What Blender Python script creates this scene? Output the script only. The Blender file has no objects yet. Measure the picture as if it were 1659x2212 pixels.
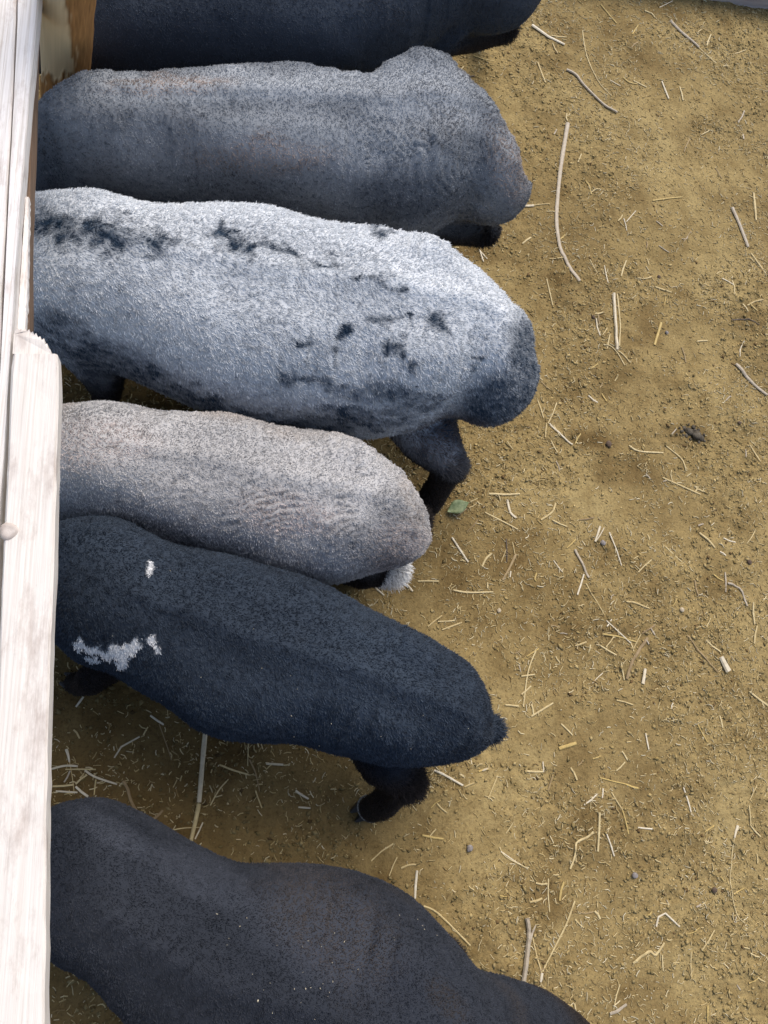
import bpy, math, random
import numpy as np
from mathutils import Matrix, Vector

random.seed(7)
RNG = np.random.default_rng(11)
SC = bpy.context.scene
COL = SC.collection

# ------------------------------------------------------------------ camera
FPX, CX, CY, VW = 1662.0, 829.5, 1106.0, 1659.0      # pinhole of the phone, in units of a 1659 px wide picture
CAM_H = 1.90
NADIR = (500.0, 1650.0)                                # where the plumb line under the phone meets the picture
n = Vector((NADIR[0]-CX, -(NADIR[1]-CY), -FPX)).normalized()
zc = -n                                                # world up in camera axes
yc = (Vector((0, 1, 0)) - zc*zc.y).normalized()
xc = yc.cross(zc)
ROT = Matrix((xc, yc, zc))                             # camera -> world
CAM = Vector((0.0, 0.0, CAM_H))
cd = bpy.data.cameras.new('camera'); cam = bpy.data.objects.new('camera', cd); COL.objects.link(cam)
cam.matrix_world = Matrix.Translation(CAM) @ ROT.to_4x4()
cd.sensor_fit = 'HORIZONTAL'; cd.sensor_width = 36.0; cd.lens = 36.0*FPX/VW
cd.clip_start = 0.02; cd.clip_end = 500
SC.camera = cam
R3 = np.array(ROT)

# ------------------------------------------------------------------ world, sun, exposure
SUN_EL, SUN_AZ = math.radians(56), math.radians(28)    # azimuth measured from +Y towards +X
w = bpy.data.worlds.new('World'); SC.world = w; w.use_nodes = True
nt = w.node_tree; nt.nodes.clear()
sky = nt.nodes.new('ShaderNodeTexSky'); sky.sky_type = 'NISHITA'; sky.sun_disc = False
sky.sun_elevation = SUN_EL; sky.sun_rotation = SUN_AZ
sky.air_density = 1.0; sky.dust_density = 3.0
bg = nt.nodes.new('ShaderNodeBackground'); bg.inputs['Strength'].default_value = 0.10
wo = nt.nodes.new('ShaderNodeOutputWorld')
nt.links.new(sky.outputs[0], bg.inputs[0]); nt.links.new(bg.outputs[0], wo.inputs[0])
sd = bpy.data.lights.new('sun', 'SUN'); sd.energy = 1.3; sd.angle = math.radians(44); sd.color = (1.0, 0.95, 0.87)
so = bpy.data.objects.new('sun', sd); COL.objects.link(so)
to_sun = Vector((math.sin(SUN_AZ)*math.cos(SUN_EL), math.cos(SUN_AZ)*math.cos(SUN_EL), math.sin(SUN_EL)))
so.rotation_euler = to_sun.to_track_quat('Z', 'Y').to_euler(); so.location = to_sun*20
vs = SC.view_settings; vs.view_transform = 'Standard'; vs.look = 'None'; vs.gamma = 1; vs.use_curve_mapping = False
vs.exposure = 1.0

# ------------------------------------------------------------------ helpers
def at(u, v, z=0.0):
    """world point at height z on the sight line of a picture point"""
    d = ROT @ Vector(((u-CX)/FPX, -(v-CY)/FPX, -1.0))
    t = (z-CAM_H)/d.z
    return CAM + d*t

def picture(P):
    """picture coordinates of world points (n,3)"""
    q = (P - np.array(CAM)) @ R3
    return np.stack([CX + FPX*q[:, 0]/-q[:, 2], CY - FPX*q[:, 1]/-q[:, 2]], 1)

def px_size(u, v, z=0.0):
    """metres covered by one picture unit at that point"""
    d = Vector(((u-CX)/FPX, -(v-CY)/FPX, -1.0)); dep = (z-CAM_H)/(ROT @ d).z
    return dep/FPX

def _hash(ix, iy, iz, seed):
    h = (ix*374761393 + iy*668265263 + iz*2147483647 + seed*1274126177) & 0xFFFFFFFF
    h = ((h ^ (h >> 13))*1274126177) & 0xFFFFFFFF
    h = h ^ (h >> 16)
    return (h & 0xFFFFFF)/float(0xFFFFFF)

def noise(P, scale, seed=0):
    """value noise 0..1 of points (n,3)"""
    Q = P*scale + 1000.0
    I = np.floor(Q).astype(np.int64); F = Q - I; F = F*F*(3-2*F)
    r = 0
    for dx in (0, 1):
        for dy in (0, 1):
            for dz in (0, 1):
                wgt = (F[:, 0] if dx else 1-F[:, 0])*(F[:, 1] if dy else 1-F[:, 1])*(F[:, 2] if dz else 1-F[:, 2])
                r = r + wgt*_hash(I[:, 0]+dx, I[:, 1]+dy, I[:, 2]+dz, seed)
    return r

def fbm(P, scale, octaves=4, seed=0, gain=.5):
    a, s, t = 1.0, 0.0, 0.0
    for k in range(octaves):
        s = s + a*noise(P, scale*2.03**k, seed+k*17); t += a; a *= gain
    return s/t

def sstep(a, b, x):
    t = np.clip((x-a)/(b-a), 0, 1); return t*t*(3-2*t)

def make_mesh(name, V, F, smooth=True):
    """V (n,3) array, F list of faces or (m,k) array"""
    me = bpy.data.meshes.new(name)
    V = np.asarray(V, dtype=np.float32)
    if isinstance(F, np.ndarray):
        k = F.shape[1]
        me.vertices.add(len(V)); me.vertices.foreach_set('co', V.ravel())
        me.loops.add(F.size); me.loops.foreach_set('vertex_index', F.astype(np.int32).ravel())
        me.polygons.add(len(F)); me.polygons.foreach_set('loop_start', np.arange(0, F.size, k, dtype=np.int32))
        me.update(calc_edges=True); me.validate()
    else:
        me.from_pydata([tuple(map(float, v)) for v in V], [], F); me.update()
    if smooth:
        me.polygons.foreach_set('use_smooth', np.ones(len(me.polygons), dtype=bool))
    return me

def link(name, me, mat=None, parent=None, label=None, cat=None, group=None, kind=None):
    o = bpy.data.objects.new(name, me); COL.objects.link(o)
    if mat and me is not None and not me.materials: me.materials.append(mat)
    if parent: o.parent = parent
    if label: o['label'] = label
    if cat: o['category'] = cat
    if group: o['group'] = group
    if kind: o['kind'] = kind
    return o

def tube(path, radii, sides=6, flat=1.0, up=(0, 0, 1)):
    """closed tapered tube along a path; returns V, F"""
    P = [Vector(p) for p in path]; V, F = [], []
    for i, p in enumerate(P):
        t = (P[min(i+1, len(P)-1)] - P[max(i-1, 0)]).normalized()
        a = t.cross(Vector(up))
        if a.length < 1e-3: a = t.cross(Vector((1, 0, 0)))
        a.normalize(); b = a.cross(t).normalized()
        r = radii[i] if hasattr(radii, '__len__') else radii
        for k in range(sides):
            th = 2*math.pi*k/sides
            V.append(p + a*(math.cos(th)*r) + b*(math.sin(th)*r*flat))
    for i in range(len(P)-1):
        for k in range(sides):
            k2 = (k+1) % sides
            F.append((i*sides+k, i*sides+k2, (i+1)*sides+k2, (i+1)*sides+k))
    F.append(tuple(range(sides-1, -1, -1))); F.append(tuple(range((len(P)-1)*sides, len(P)*sides)))
    return V, F

class Join:
    def __init__(s): s.V, s.F = [], []
    def add(s, V, F):
        o = len(s.V); s.V += [tuple(v) for v in V]; s.F += [tuple(i+o for i in f) for f in F]

def catmull(A, m):
    """(n,k) control rows -> smooth rows, m per span"""
    A = np.asarray(A, float); out = []
    for i in range(len(A)-1):
        p0, p1, p2, p3 = A[max(i-1, 0)], A[i], A[i+1], A[min(i+2, len(A)-1)]
        for j in range(m):
            t = j/m
            out.append(.5*((2*p1)+(p2-p0)*t+(2*p0-5*p1+4*p2-p3)*t*t+(3*p1-p0-3*p2+p3)*t**3))
    out.append(A[-1]); return np.array(out)

# ------------------------------------------------------------------ materials
def material(name, rough=.9, spec=.2):
    m = bpy.data.materials.new(name); m.use_nodes = True
    b = m.node_tree.nodes['Principled BSDF']
    b.inputs['Roughness'].default_value = rough; b.inputs['Specular IOR Level'].default_value = spec
    return m, m.node_tree, b

def ramp(t, stops):
    r = t.nodes.new('ShaderNodeValToRGB')
    while len(r.color_ramp.elements) < len(stops): r.color_ramp.elements.new(.5)
    for e, (p, c) in zip(r.color_ramp.elements, stops):
        e.position = p; e.color = (*c, 1) if len(c) == 3 else c
    return r

def tex_noise(t, vec, scale, detail=4, rough=.6):
    x = t.nodes.new('ShaderNodeTexNoise'); x.inputs['Scale'].default_value = scale
    x.inputs['Detail'].default_value = detail; x.inputs['Roughness'].default_value = rough
    if vec: t.links.new(vec, x.inputs['Vector'])
    return x

def mapped(t, scale, rot=(0, 0, 0), coord='Object'):
    c = t.nodes.new('ShaderNodeTexCoord'); mp = t.nodes.new('ShaderNodeMapping')
    mp.inputs['Scale'].default_value = scale; mp.inputs['Rotation'].default_value = rot
    t.links.new(c.outputs[coord], mp.inputs['Vector']); return mp.outputs[0]

def mix(t, a, b, fac, mode='MIX'):
    m = t.nodes.new('ShaderNodeMix'); m.data_type = 'RGBA'; m.blend_type = mode
    for s, v in ((m.inputs[6], a), (m.inputs[7], b), (m.inputs[0], fac)):
        if hasattr(v, 'is_output'): t.links.new(v, s)
        elif isinstance(v, (int, float)): s.default_value = v
        else: s.default_value = (*v, 1)
    return m.outputs[2]

def attr(t, name):
    a = t.nodes.new('ShaderNodeAttribute'); a.attribute_name = name; return a

def bump(t, b, h, dist, strength=1.0):
    n_ = t.nodes.new('ShaderNodeBump'); n_.inputs['Distance'].default_value = dist; n_.inputs['Strength'].default_value = strength
    t.links.new(h, n_.inputs['Height']); t.links.new(n_.outputs[0], b.inputs['Normal'])

# ground: dry trampled dung and earth
M_ground, t, b = material('dry_pen_earth', .95, .1)
v = mapped(t, (1, 1, 1))
big = tex_noise(t, v, 2.3, 3, .55); mid = tex_noise(t, v, 14, 5, .65); fine = tex_noise(t, v, 140, 4, .7)
r1 = ramp(t, [(.30, (.215, .153, .064)), (.52, (.290, .213, .092)), (.75, (.350, .266, .120))]); t.links.new(big.outputs[0], r1.inputs[0])
r2 = ramp(t, [(.30, (.62, .58, .52)), (.55, (1, 1, 1)), (.8, (1.12, 1.1, 1.05))]); t.links.new(mid.outputs[0], r2.inputs[0])
r3 = ramp(t, [(.30, (.55, .50, .44)), (.5, (1, 1, 1)), (.72, (1.25, 1.22, 1.12))]); t.links.new(fine.outputs[0], r3.inputs[0])
c1 = mix(t, r1.outputs[0], r2.outputs[0], .8, 'MULTIPLY'); c2 = mix(t, c1, r3.outputs[0], .75, 'MULTIPLY')
dm = attr(t, 'shade_damp'); c3 = mix(t, c2, mix(t, c2, (.46, .40, .34), 1.0, 'MULTIPLY'), dm.outputs['Fac'])  # painted shade near the fence and wet spots both darken the earth
t.links.new(c3, b.inputs['Base Color']); bump(t, b, fine.outputs[0], .004, .8)

def vary_material(name, cattr, rough=.8, spec=.25):
    m, t, b = material(name, rough, spec); a = attr(t, cattr); t.links.new(a.outputs['Color'], b.inputs['Base Color']); return m
M_crumb = vary_material('earth_crumbs', 'tint', .95, .1)
M_chaff = vary_material('chaff', 'tint', .7, .3)

def straw_material(name, ca, cb):
    m, t, b = material(name, .55, .35)
    oi = t.nodes.new('ShaderNodeObjectInfo'); v = mapped(t, (60, 60, 60)); nz = tex_noise(t, v, 1.4, 3)
    c = mix(t, ca, cb, oi.outputs['Random'])
    r = ramp(t, [(.3, (.72, .66, .58)), (.6, (1, 1, 1))]); t.links.new(nz.outputs[0], r.inputs[0])
    c = mix(t, c, r.outputs[0], .7, 'MULTIPLY'); t.links.new(c, b.inputs['Base Color']); bump(t, b, nz.outputs[0], .0008, .4)
    return m
M_straw = {
    'straw': straw_material('straw', (.50, .385, .18), (.58, .47, .25)),
    'white': straw_material('bleached_straw', (.66, .59, .45), (.58, .50, .35)),
    'yellow': straw_material('yellow_straw', (.50, .36, .12), (.45, .33, .12)),
    'grey': straw_material('weathered_stalk', (.38, .32, .235), (.46, .39, .295)),
    'brown': straw_material('brown_stem', (.26, .18, .09), (.32, .23, .11)),
    'dark': straw_material('dark_twig', (.07, .05, .035), (.10, .07, .045)),
}

# weathered pale boards
def wood_material(name, lo, hi, axis_scale, stain=(.42, .34, .29)):
    m, t, b = material(name, .7, .25)
    v = mapped(t, axis_scale); g = tex_noise(t, v, 1.0, 6, .65)
    r = ramp(t, [(.28, lo), (.55, hi), (.8, tuple(min(1, x*1.08) for x in hi))]); t.links.new(g.outputs[0], r.inputs[0])
    v2 = mapped(t, (26, 9, 26)); s = tex_noise(t, v2, 1.0, 7, .72)
    rs = ramp(t, [(.52, (0, 0, 0)), (.70, (1, 1, 1))]); t.links.new(s.outputs[0], rs.inputs[0])
    sf = t.nodes.new('ShaderNodeMath'); sf.operation = 'MULTIPLY'; sf.inputs[1].default_value = .75; t.links.new(rs.outputs[0], sf.inputs[0])
    c = mix(t, r.outputs[0], stain, sf.outputs[0]); t.links.new(c, b.inputs['Base Color'])
    bump(t, b, g.outputs[0], .0015, .6); return m
M_board = wood_material('bleached_board', (.57, .505, .44), (.71, .655, .59), (330, 4, 330))
M_plank = wood_material('grey_board', (.52, .46, .40), (.75, .71, .67), (300, 3.5, 300))
M_dark = wood_material('dark_board', (.10, .065, .04), (.20, .13, .085), (140, 4, 140), (.08, .05, .03))
M_knot, t, b = material('wood_knot', .75, .2)
v = mapped(t, (60, 60, 60)); g = tex_noise(t, v, 1, 4); r = ramp(t, [(.3, (.36, .29, .24)), (.7, (.58, .51, .45))])
t.links.new(g.outputs[0], r.inputs[0]); t.links.new(r.outputs[0], b.inputs['Base Color']); bump(t, b, g.outputs[0], .003, .6)
# peeled log: bare cream wood with brown fibrous bark left on it
M_log = vary_material('peeled_log', 'tint', .8, .2)

# ------------------------------------------------------------------ ground sheet
corners = [at(u, v) for u in (-60, 1720) for v in (-60, 2270)]
gx0, gx1 = min(p.x for p in corners), max(p.x for p in corners)
gy0, gy1 = min(p.y for p in corners), max(p.y for p in corners)
def axis(a, c, step):
    core = np.arange(a, c+step, step); g = []; d = step
    x = core[-1]
    while x < 70: d *= 1.55; x += d; g.append(x)
    h = []; d = step; x = core[0]
    while x > -70: d *= 1.55; x -= d; h.append(x)
    return np.array(h[::-1] + list(core) + g)
AX, AY = axis(gx0, gx1, .0055), axis(gy0, gy1, .0055)
GX, GY = np.meshgrid(AX, AY)
GP = np.stack([GX.ravel(), GY.ravel(), np.zeros(GX.size)], 1)

def ground_h(P):
    Q = P.copy(); Q[:, 2] = 0
    soft = fbm(Q, 3.0, 3, 5)
    rough = .25 + .9*sstep(.36, .62, fbm(Q, 5.0, 3, 90))            # trampled smooth here, crumbly there
    lump = fbm(Q, 38, 3, 21, .6); ridg = 1-np.abs(2*noise(Q, 85, 33)-1)
    far = np.maximum(np.abs(Q[:, 0]), np.abs(Q[:, 1])) > 4
    h = (soft-.5)*.018 + rough*((lump-.5)*.011 + (ridg-.5)*.0034)
    h[far] *= .3
    return h - .004
GP[:, 2] = ground_h(GP)
nx, ny = len(AX), len(AY)
ii = (np.arange(ny-1)[:, None]*nx + np.arange(nx-1)[None, :]).ravel()
GF = np.stack([ii, ii+1, ii+nx+1, ii+nx], 1)
def shade_damp(P):
    # soft shade painted on the earth along the fence among the animals, and some wet spots in the open
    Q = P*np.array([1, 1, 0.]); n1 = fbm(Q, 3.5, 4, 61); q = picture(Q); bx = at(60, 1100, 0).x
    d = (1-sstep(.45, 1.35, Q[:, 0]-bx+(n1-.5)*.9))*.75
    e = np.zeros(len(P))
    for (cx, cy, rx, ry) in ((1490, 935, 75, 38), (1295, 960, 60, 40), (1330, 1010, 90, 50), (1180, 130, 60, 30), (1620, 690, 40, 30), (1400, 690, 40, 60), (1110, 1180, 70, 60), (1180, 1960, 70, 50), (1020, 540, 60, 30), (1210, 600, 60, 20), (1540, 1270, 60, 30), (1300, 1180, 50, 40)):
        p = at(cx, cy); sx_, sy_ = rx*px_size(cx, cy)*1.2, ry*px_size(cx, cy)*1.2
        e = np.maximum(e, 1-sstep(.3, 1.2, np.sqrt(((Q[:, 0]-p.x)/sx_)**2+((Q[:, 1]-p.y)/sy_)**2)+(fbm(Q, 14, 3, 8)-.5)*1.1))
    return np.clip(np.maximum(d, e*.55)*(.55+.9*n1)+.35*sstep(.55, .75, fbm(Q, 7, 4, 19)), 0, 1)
gme = make_mesh('ground', GP, GF); da = gme.attributes.new('shade_damp', 'FLOAT', 'POINT'); da.data.foreach_set('value', shade_damp(GP).astype(np.float32))
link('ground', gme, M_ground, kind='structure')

def in_view_ground(nmax, margin=40):
    """random ground points that lie inside the picture"""
    P = np.stack([RNG.uniform(gx0, gx1, nmax), RNG.uniform(gy0, gy1, nmax), np.zeros(nmax)], 1)
    q = picture(P); ok = (q[:, 0] > 60-margin) & (q[:, 0] < VW+margin) & (q[:, 1] > -margin) & (q[:, 1] < 2212+margin)
    return P[ok]

def tinted(me, C, domain='FACE'):
    a = me.attributes.new('tint', 'FLOAT_COLOR', domain)
    a.data.foreach_set('color', np.concatenate([C, np.ones((len(C), 1))], 1).astype(np.float32).ravel())

# crumbs of dung and earth
P = in_view_ground(200000)
dens = sstep(.42, .66, fbm(P, 5.0, 3, 90))*.85 + .15
P = P[RNG.random(len(P)) < dens]
P[:, 2] = ground_h(P)
m = len(P)
base = np.array([(1, 0, 0), (-1, 0, 0), (0, 1, 0), (0, -1, 0), (0, 0, 1), (0, 0, -1)], float)
of = np.array([(0, 2, 4), (2, 1, 4), (1, 3, 4), (3, 0, 4), (2, 0, 5), (1, 2, 5), (3, 1, 5), (0, 3, 5)])
sz = .0013 + .0040*RNG.random(m)**4.0
ang = RNG.uniform(0, 6.28, m); ca, sa = np.cos(ang), np.sin(ang)
V = base[None]*sz[:, None, None]*(1+RNG.uniform(-.35, .35, (m, 6, 1)))
V[:, :, 0] *= RNG.uniform(.7, 2.0, (m, 1)); V[:, :, 2] *= RNG.uniform(.2, .5, (m, 1))
X = V[:, :, 0]*ca[:, None]-V[:, :, 1]*sa[:, None]; Y = V[:, :, 0]*sa[:, None]+V[:, :, 1]*ca[:, None]
V = np.stack([X, Y, V[:, :, 2]], 2) + P[:, None, :] + np.array([0, 0, 1.0])*(sz*.15)[:, None, None]
F = (of[None]+(np.arange(m)*6)[:, None, None]).reshape(-1, 3)
me = make_mesh('earth_crumbs', V.reshape(-1, 3), F, False)
br = RNG.uniform(.65, 1.3, m)
c = (np.array([.310, .230, .100])[None]+RNG.normal(0, 1, (m, 1))*np.array([.03, .025, .015])[None])*br[:, None]; c[RNG.random(m) < .04] = np.array([.14, .09, .04])
c = c*(1-.5*shade_damp(P))[:, None]; tinted(me, np.repeat(c, 8, 0)); link('earth_crumbs', me, M_crumb, kind='stuff')

# chaff: short slivers of straw trodden into the ground
P = in_view_ground(105000); P = P[RNG.random(len(P)) < (.25+.75*sstep(.38, .62, fbm(P, 6, 4, 44)))*(1-.55*shade_damp(P))]
m = len(P); P[:, 2] = ground_h(P) + .0012
L = .0035 + .015*RNG.random(m)**2.2; W = RNG.uniform(.0004, .0010, m)*(1+35*L); th = RNG.uniform(0, 6.28, m)
d = np.stack([np.cos(th), np.sin(th), RNG.normal(0, .12, m)], 1); s = np.stack([-np.sin(th), np.cos(th), np.zeros(m)], 1)
bend = RNG.normal(0, .12, m)[:, None]*s
cs = [(-1, 0), (1, 0), (0, 1)]
V = np.zeros((m, 9, 3))
for k, (f, off) in enumerate(((-.5, 0), (0, 1), (.5, 0))):
    cen = P + d*(L*f)[:, None] + bend*(L*off)[:, None]
    for j, (sx, uz) in enumerate(cs):
        V[:, k*3+j] = cen + s*(W*sx)[:, None] + np.array([0, 0, 1.])*(W*uz*1.1)[:, None]
q = []
for k in (0, 1):
    for j in range(3):
        j2 = (j+1) % 3; q.append((k*3+j, k*3+j2, (k+1)*3+j2, (k+1)*3+j))
F = (np.array(q)[None]+(np.arange(m)*9)[:, None, None]).reshape(-1, 4)
me = make_mesh('chaff', V.reshape(-1, 3), F, False)
pal = np.array([(.64, .52, .28), (.74, .63, .39), (.52, .40, .19), (.32, .22, .09), (.78, .70, .50)])
pal = pal*np.array([.86, .84, .80]); c = pal[RNG.choice(5, m, p=[.32, .20, .26, .13, .09])]*RNG.uniform(.75, 1.15, (m, 1))
tinted(me, np.repeat(c, 6, 0)); link('chaff', me, M_chaff, kind='stuff')

# ------------------------------------------------------------------ fence
def board_mesh(left, right, ztop, thick, seed, cuts=None, wob=.0015):
    """a sawn board seen from above: left and right edge polylines (picture points carried to height ztop), real thickness, worn edges"""
    A = catmull([tuple(at(u, v, ztop))[:2] for u, v in left], 10); B = catmull([tuple(at(u, v, ztop))[:2] for u, v in right], 10)
    k = 60
    def res(Q):
        dd = np.r_[0, np.cumsum(np.linalg.norm(np.diff(Q, axis=0), axis=1))]; s_ = np.linspace(0, dd[-1], k)
        return np.stack([np.interp(s_, dd, Q[:, 0]), np.interp(s_, dd, Q[:, 1])], 1)
    A, B = res(A), res(B)
    nz = lambda i, s_: (noise(np.array([[i*.9, s_, .5]]), 1.0, seed)[0]-.5)*2
    prof = [(0, -thick), (0, -.004), (.05, 0), (.35, .0005), (.65, -.0005), (.95, 0), (1, -.004), (1, -thick)]
    V, F = [], []
    for i in range(k):
        for j, (f, dz) in enumerate(prof):
            p = A[i]*(1-f)+B[i]*f
            e = wob*nz(i, 3+j) if j in (0, 1, 6, 7) else 0
            V.append((p[0]+e, p[1], ztop+dz+.0008*nz(i, 20+j)))
    w_ = len(prof)
    for i in range(k-1):
        for j in range(w_):
            j2 = (j+1) % w_
            F.append((i*w_+j, (i+1)*w_+j, (i+1)*w_+j2, i*w_+j2))
    F.append(tuple(range(w_))); F.append(tuple((k-1)*w_+j for j in range(w_-1, -1, -1)))
    me = make_mesh('board', V, F, False)
    import bmesh
    bm = bmesh.new(); bm.from_mesh(me); bmesh.ops.recalc_face_normals(bm, faces=bm.faces); bm.to_mesh(me); bm.free()
    return me

fence = link('wooden_fence', None, label='pale weathered timber feed fence along the left edge of the pen', cat='fence')
fence.location = at(60, 1100, 0)
def fpart(name, me, mat, label=None, parent=None):
    o = link(name, me, mat, label=label); o.parent = parent or fence
    if parent is None: o.matrix_parent_inverse = Matrix.Translation(-Vector(fence.location))
    return o
ZB = .80
plank = fpart('plank', board_mesh([(45, -300), (36, 40), (18, 420), (2, 760), (-40, 1500), (-60, 3100)],
              [(98, -300), (82, 0), (60, 240), (41, 474), (28, 678), (8, 1000), (-6, 1300), (-30, 3100)], ZB-.02, .03, 3), M_plank, 'upper plank beside the broken board end')
fpart('plank', board_mesh([(-60, -300), (-70, 420), (-90, 900), (-130, 3100)], [(42, -300), (33, 40), (15, 420), (-1, 760), (-64, 3100)], ZB-.021, .03, 4), M_plank, 'outer plank, cut by the left edge of the photo')
fpart('lower_board', board_mesh([(80, -300), (66, 0), (38, 474), (26, 690), (5, 1150), (-15, 3100)],
              [(84, -300), (80, 0), (64, 474), (62, 690), (55, 1150), (45, 3100)], ZB-.062, .032, 5), M_dark, 'dark brown board on edge under the planks')
fpart('batten', board_mesh([(55, 425), (46, 560), (36, 720), (34, 800)], [(62, 425), (61, 560), (55, 720), (54, 800)], ZB-.045, .012, 6, wob=.002), M_plank, 'thin pale split batten in the gap')
boardp = fpart('board', board_mesh([(27, 764), (22, 830), (15, 1000), (5, 1200), (-3, 1400), (-8, 1800), (-12, 3100)],
              [(124, 764), (127, 830), (121, 1000), (116, 1200), (109, 1400), (99, 1800), (90, 3100)], ZB, .028, 8), M_board, 'front board with a knot and a broken upper end')
# broken tongue of wood left standing at the end of the board
jr = random.Random(5); pts = [(27, 764.6), (30, 722), (34, 713), (39, 709), (42, 713), (46, 709), (50, 716), (55, 711), (58, 716), (63, 711), (66, 719), (71, 716), (74, 724), (78, 719), (82, 729), (87, 726), (89, 735), (95, 731), (97, 744), (102, 742), (103, 753), (109, 755), (110, 764.6)]
Vt, Ft = [], []
for (u, v_) in pts:
    for zz in (ZB-.003-.002*jr.random(), ZB-.021): Vt.append(at(u, v_, zz) if zz > ZB-.02 else Vector((*at(u, v_, ZB-.003)[:2], zz)))
k = len(pts)
for i in range(k-1): Ft.append((2*i, 2*i+1, 2*i+3, 2*i+2))
Ft.append(tuple(range(0, 2*k, 2))); Ft.append(tuple(range(2*k-1, 0, -2)))
fpart('broken_end', make_mesh('broken_end', Vt, Ft, False), M_board, parent=boardp)
# raised knot
kc = at(19, 1147, ZB+.001); kr = 20*px_size(19, 1147, ZB)
Vk, Fk = [(kc.x, kc.y, kc.z+.0015)], []
for ring, (rr, hz) in enumerate(((.45, .001), (.8, .002), (1.0, -.002))):
    for i in range(16):
        a_ = i*math.pi/8; q_ = rr*kr*(1+.08*math.sin(3*a_+1))
        Vk.append((kc.x+q_*math.cos(a_), kc.y+q_*1.05*math.sin(a_), kc.z+hz))
for i in range(16):
    i2 = (i+1) % 16; Fk.append((0, 1+i, 1+i2))
    for ring in (0, 1): Fk.append((1+ring*16+i, 17+ring*16+i, 17+ring*16+i2, 1+ring*16+i2))
fpart('knot', make_mesh('knot', Vk, Fk), M_knot, parent=boardp)
# peeled log post
foot = at(150, 190, 0.0); rad = .050
def post_mesh():
    z0, z1 = -.05, 1.02
    b0 = at(140, 170, .42); b1 = at(141, -60, .80)
    sl = (b1-b0)/(b1.z-b0.z)
    V, F, C = [], [], []
    nv, ns = 260, 110
    rows = np.linspace(z0, z1, nv)
    for z in rows:
        cpt = b0 + sl*(z-b0.z)
        for k in range(ns):
            a_ = 2*math.pi*k/ns
            V.append((cpt.x+rad*math.cos(a_), cpt.y+rad*math.sin(a_), z))
    V = np.array(V); q = picture(V)
    A_ = np.tile(np.linspace(0, 2*math.pi, ns, endpoint=False), nv); Z_ = np.repeat(rows, ns)
    S = np.stack([np.cos(A_)*1.2, np.sin(A_)*1.2, Z_*1.6], 1)
    ed = fbm(S, 5, 4, 71)
    fib_ = noise(np.stack([np.cos(A_)*9, np.sin(A_)*9, Z_*3], 1), 9, 66)
    edge = 142 + np.clip(q[:, 1], -80, 130)*.13                  # bark still clings to the foot and to the side turned to the pen
    bare = sstep(-4, 4, edge-q[:, 0]+(ed-.5)*26+(fib_-.5)*16)*sstep(-6, 6, 164-q[:, 1]+(ed-.5)*60+(fib_-.5)*40)
    F_ = np.stack([np.cos(A_)*5, np.sin(A_)*5, Z_*2], 1)
    fib = fbm(F_, 9, 4, 12)
    cream = np.array([.76, .58, .34])[None]*(.85+.3*fbm(S, 3, 3, 9))[:, None]
    bark = np.array([.38, .19, .065])[None]*(.45+.9*fib*fib_+.5*fib)[:, None]
    C = cream*(.8+.3*fbm(np.stack([np.cos(A_)*3, np.sin(A_)*3, Z_*.6], 1), 8, 3, 2))[:, None]*bare[:, None] + bark*(1-bare)[:, None]
    nrm = np.stack([np.cos(A_), np.sin(A_), 0*A_], 1)
    V = V + nrm*((1-bare)*(.0035+.006*(fib-.5)) + .004*(fbm(S, 2, 2, 4)-.5))[:, None]
    for i in range(nv-1):
        for k in range(ns):
            k2 = (k+1) % ns; F.append((i*ns+k, i*ns+k2, (i+1)*ns+k2, (i+1)*ns+k))
    F.append(tuple(range((nv-1)*ns, nv*ns)))
    me = make_mesh('post', V, F); tinted(me, C, 'POINT'); return me
fpart('post', post_mesh(), M_log, 'round log post with peeled cream wood and brown bark')
pb = at(15, 2990, ZB-.05); V_, F_ = tube([(pb.x, pb.y, -.05), (pb.x, pb.y, .3), (pb.x+.003, pb.y, ZB-.055)], [.052, .050, .047], 20)
fpart('post', make_mesh('post', np.array(V_), F_), M_dark)
# far board at the other side of the pen
fb = link('far_board', None, label='grey wooden board at the far top right edge of the pen', cat='board')
a0, a1 = at(1450, -24, .02), at(1760, 16, .02)
dv = (a1-a0).normalized(); sv = Vector((-dv.y, dv.x, 0))
Vb = []; a1 = a0+dv*1.6; a0 = a0-dv*.4
for p in (a0, a1):
    for (s_, z_) in ((0, -.02), (.0, .118), (.004, .122), (.036, .122), (.04, .118), (.04, -.02)): Vb.append((*(p+sv*s_)[:2], z_))
Fb = [tuple((j, (j+1) % 6, 6+(j+1) % 6, 6+j)) for j in range(6)] + [tuple(range(5, -1, -1)), tuple(range(6, 12))]
bpy.data.objects.remove(fb)
link('far_board', make_mesh('far_board', Vb, Fb, False), wood_material('far_board_wood', (.30, .24, .22), (.48, .41, .38), (4, 120, 120)),
     label='grey wooden board at the far top right edge of the pen', cat='board')

# ------------------------------------------------------------------ sheep
def fleece_material(name, gloss):
    m, t, b = material(name, .62, gloss)
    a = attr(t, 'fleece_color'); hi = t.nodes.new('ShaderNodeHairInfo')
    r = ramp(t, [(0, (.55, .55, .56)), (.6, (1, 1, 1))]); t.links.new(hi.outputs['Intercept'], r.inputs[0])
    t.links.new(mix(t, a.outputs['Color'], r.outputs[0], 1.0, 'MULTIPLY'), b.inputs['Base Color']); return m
M_fleece = fleece_material('fleece', .2)
M_skin = vary_material('sheep_skin', 'fleece_color', .85, .15)
M_hoof, t, b = material('hoof_horn', .5, .4)
v = mapped(t, (30, 30, 160)); g = tex_noise(t, v, 1, 4); r = ramp(t, [(.3, (.012, .011, .011)), (.8, (.045, .04, .036))])
t.links.new(g.outputs[0], r.inputs[0]); t.links.new(r.outputs[0], b.inputs['Base Color']); bump(t, b, g.outputs[0], .001, .5)
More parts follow.
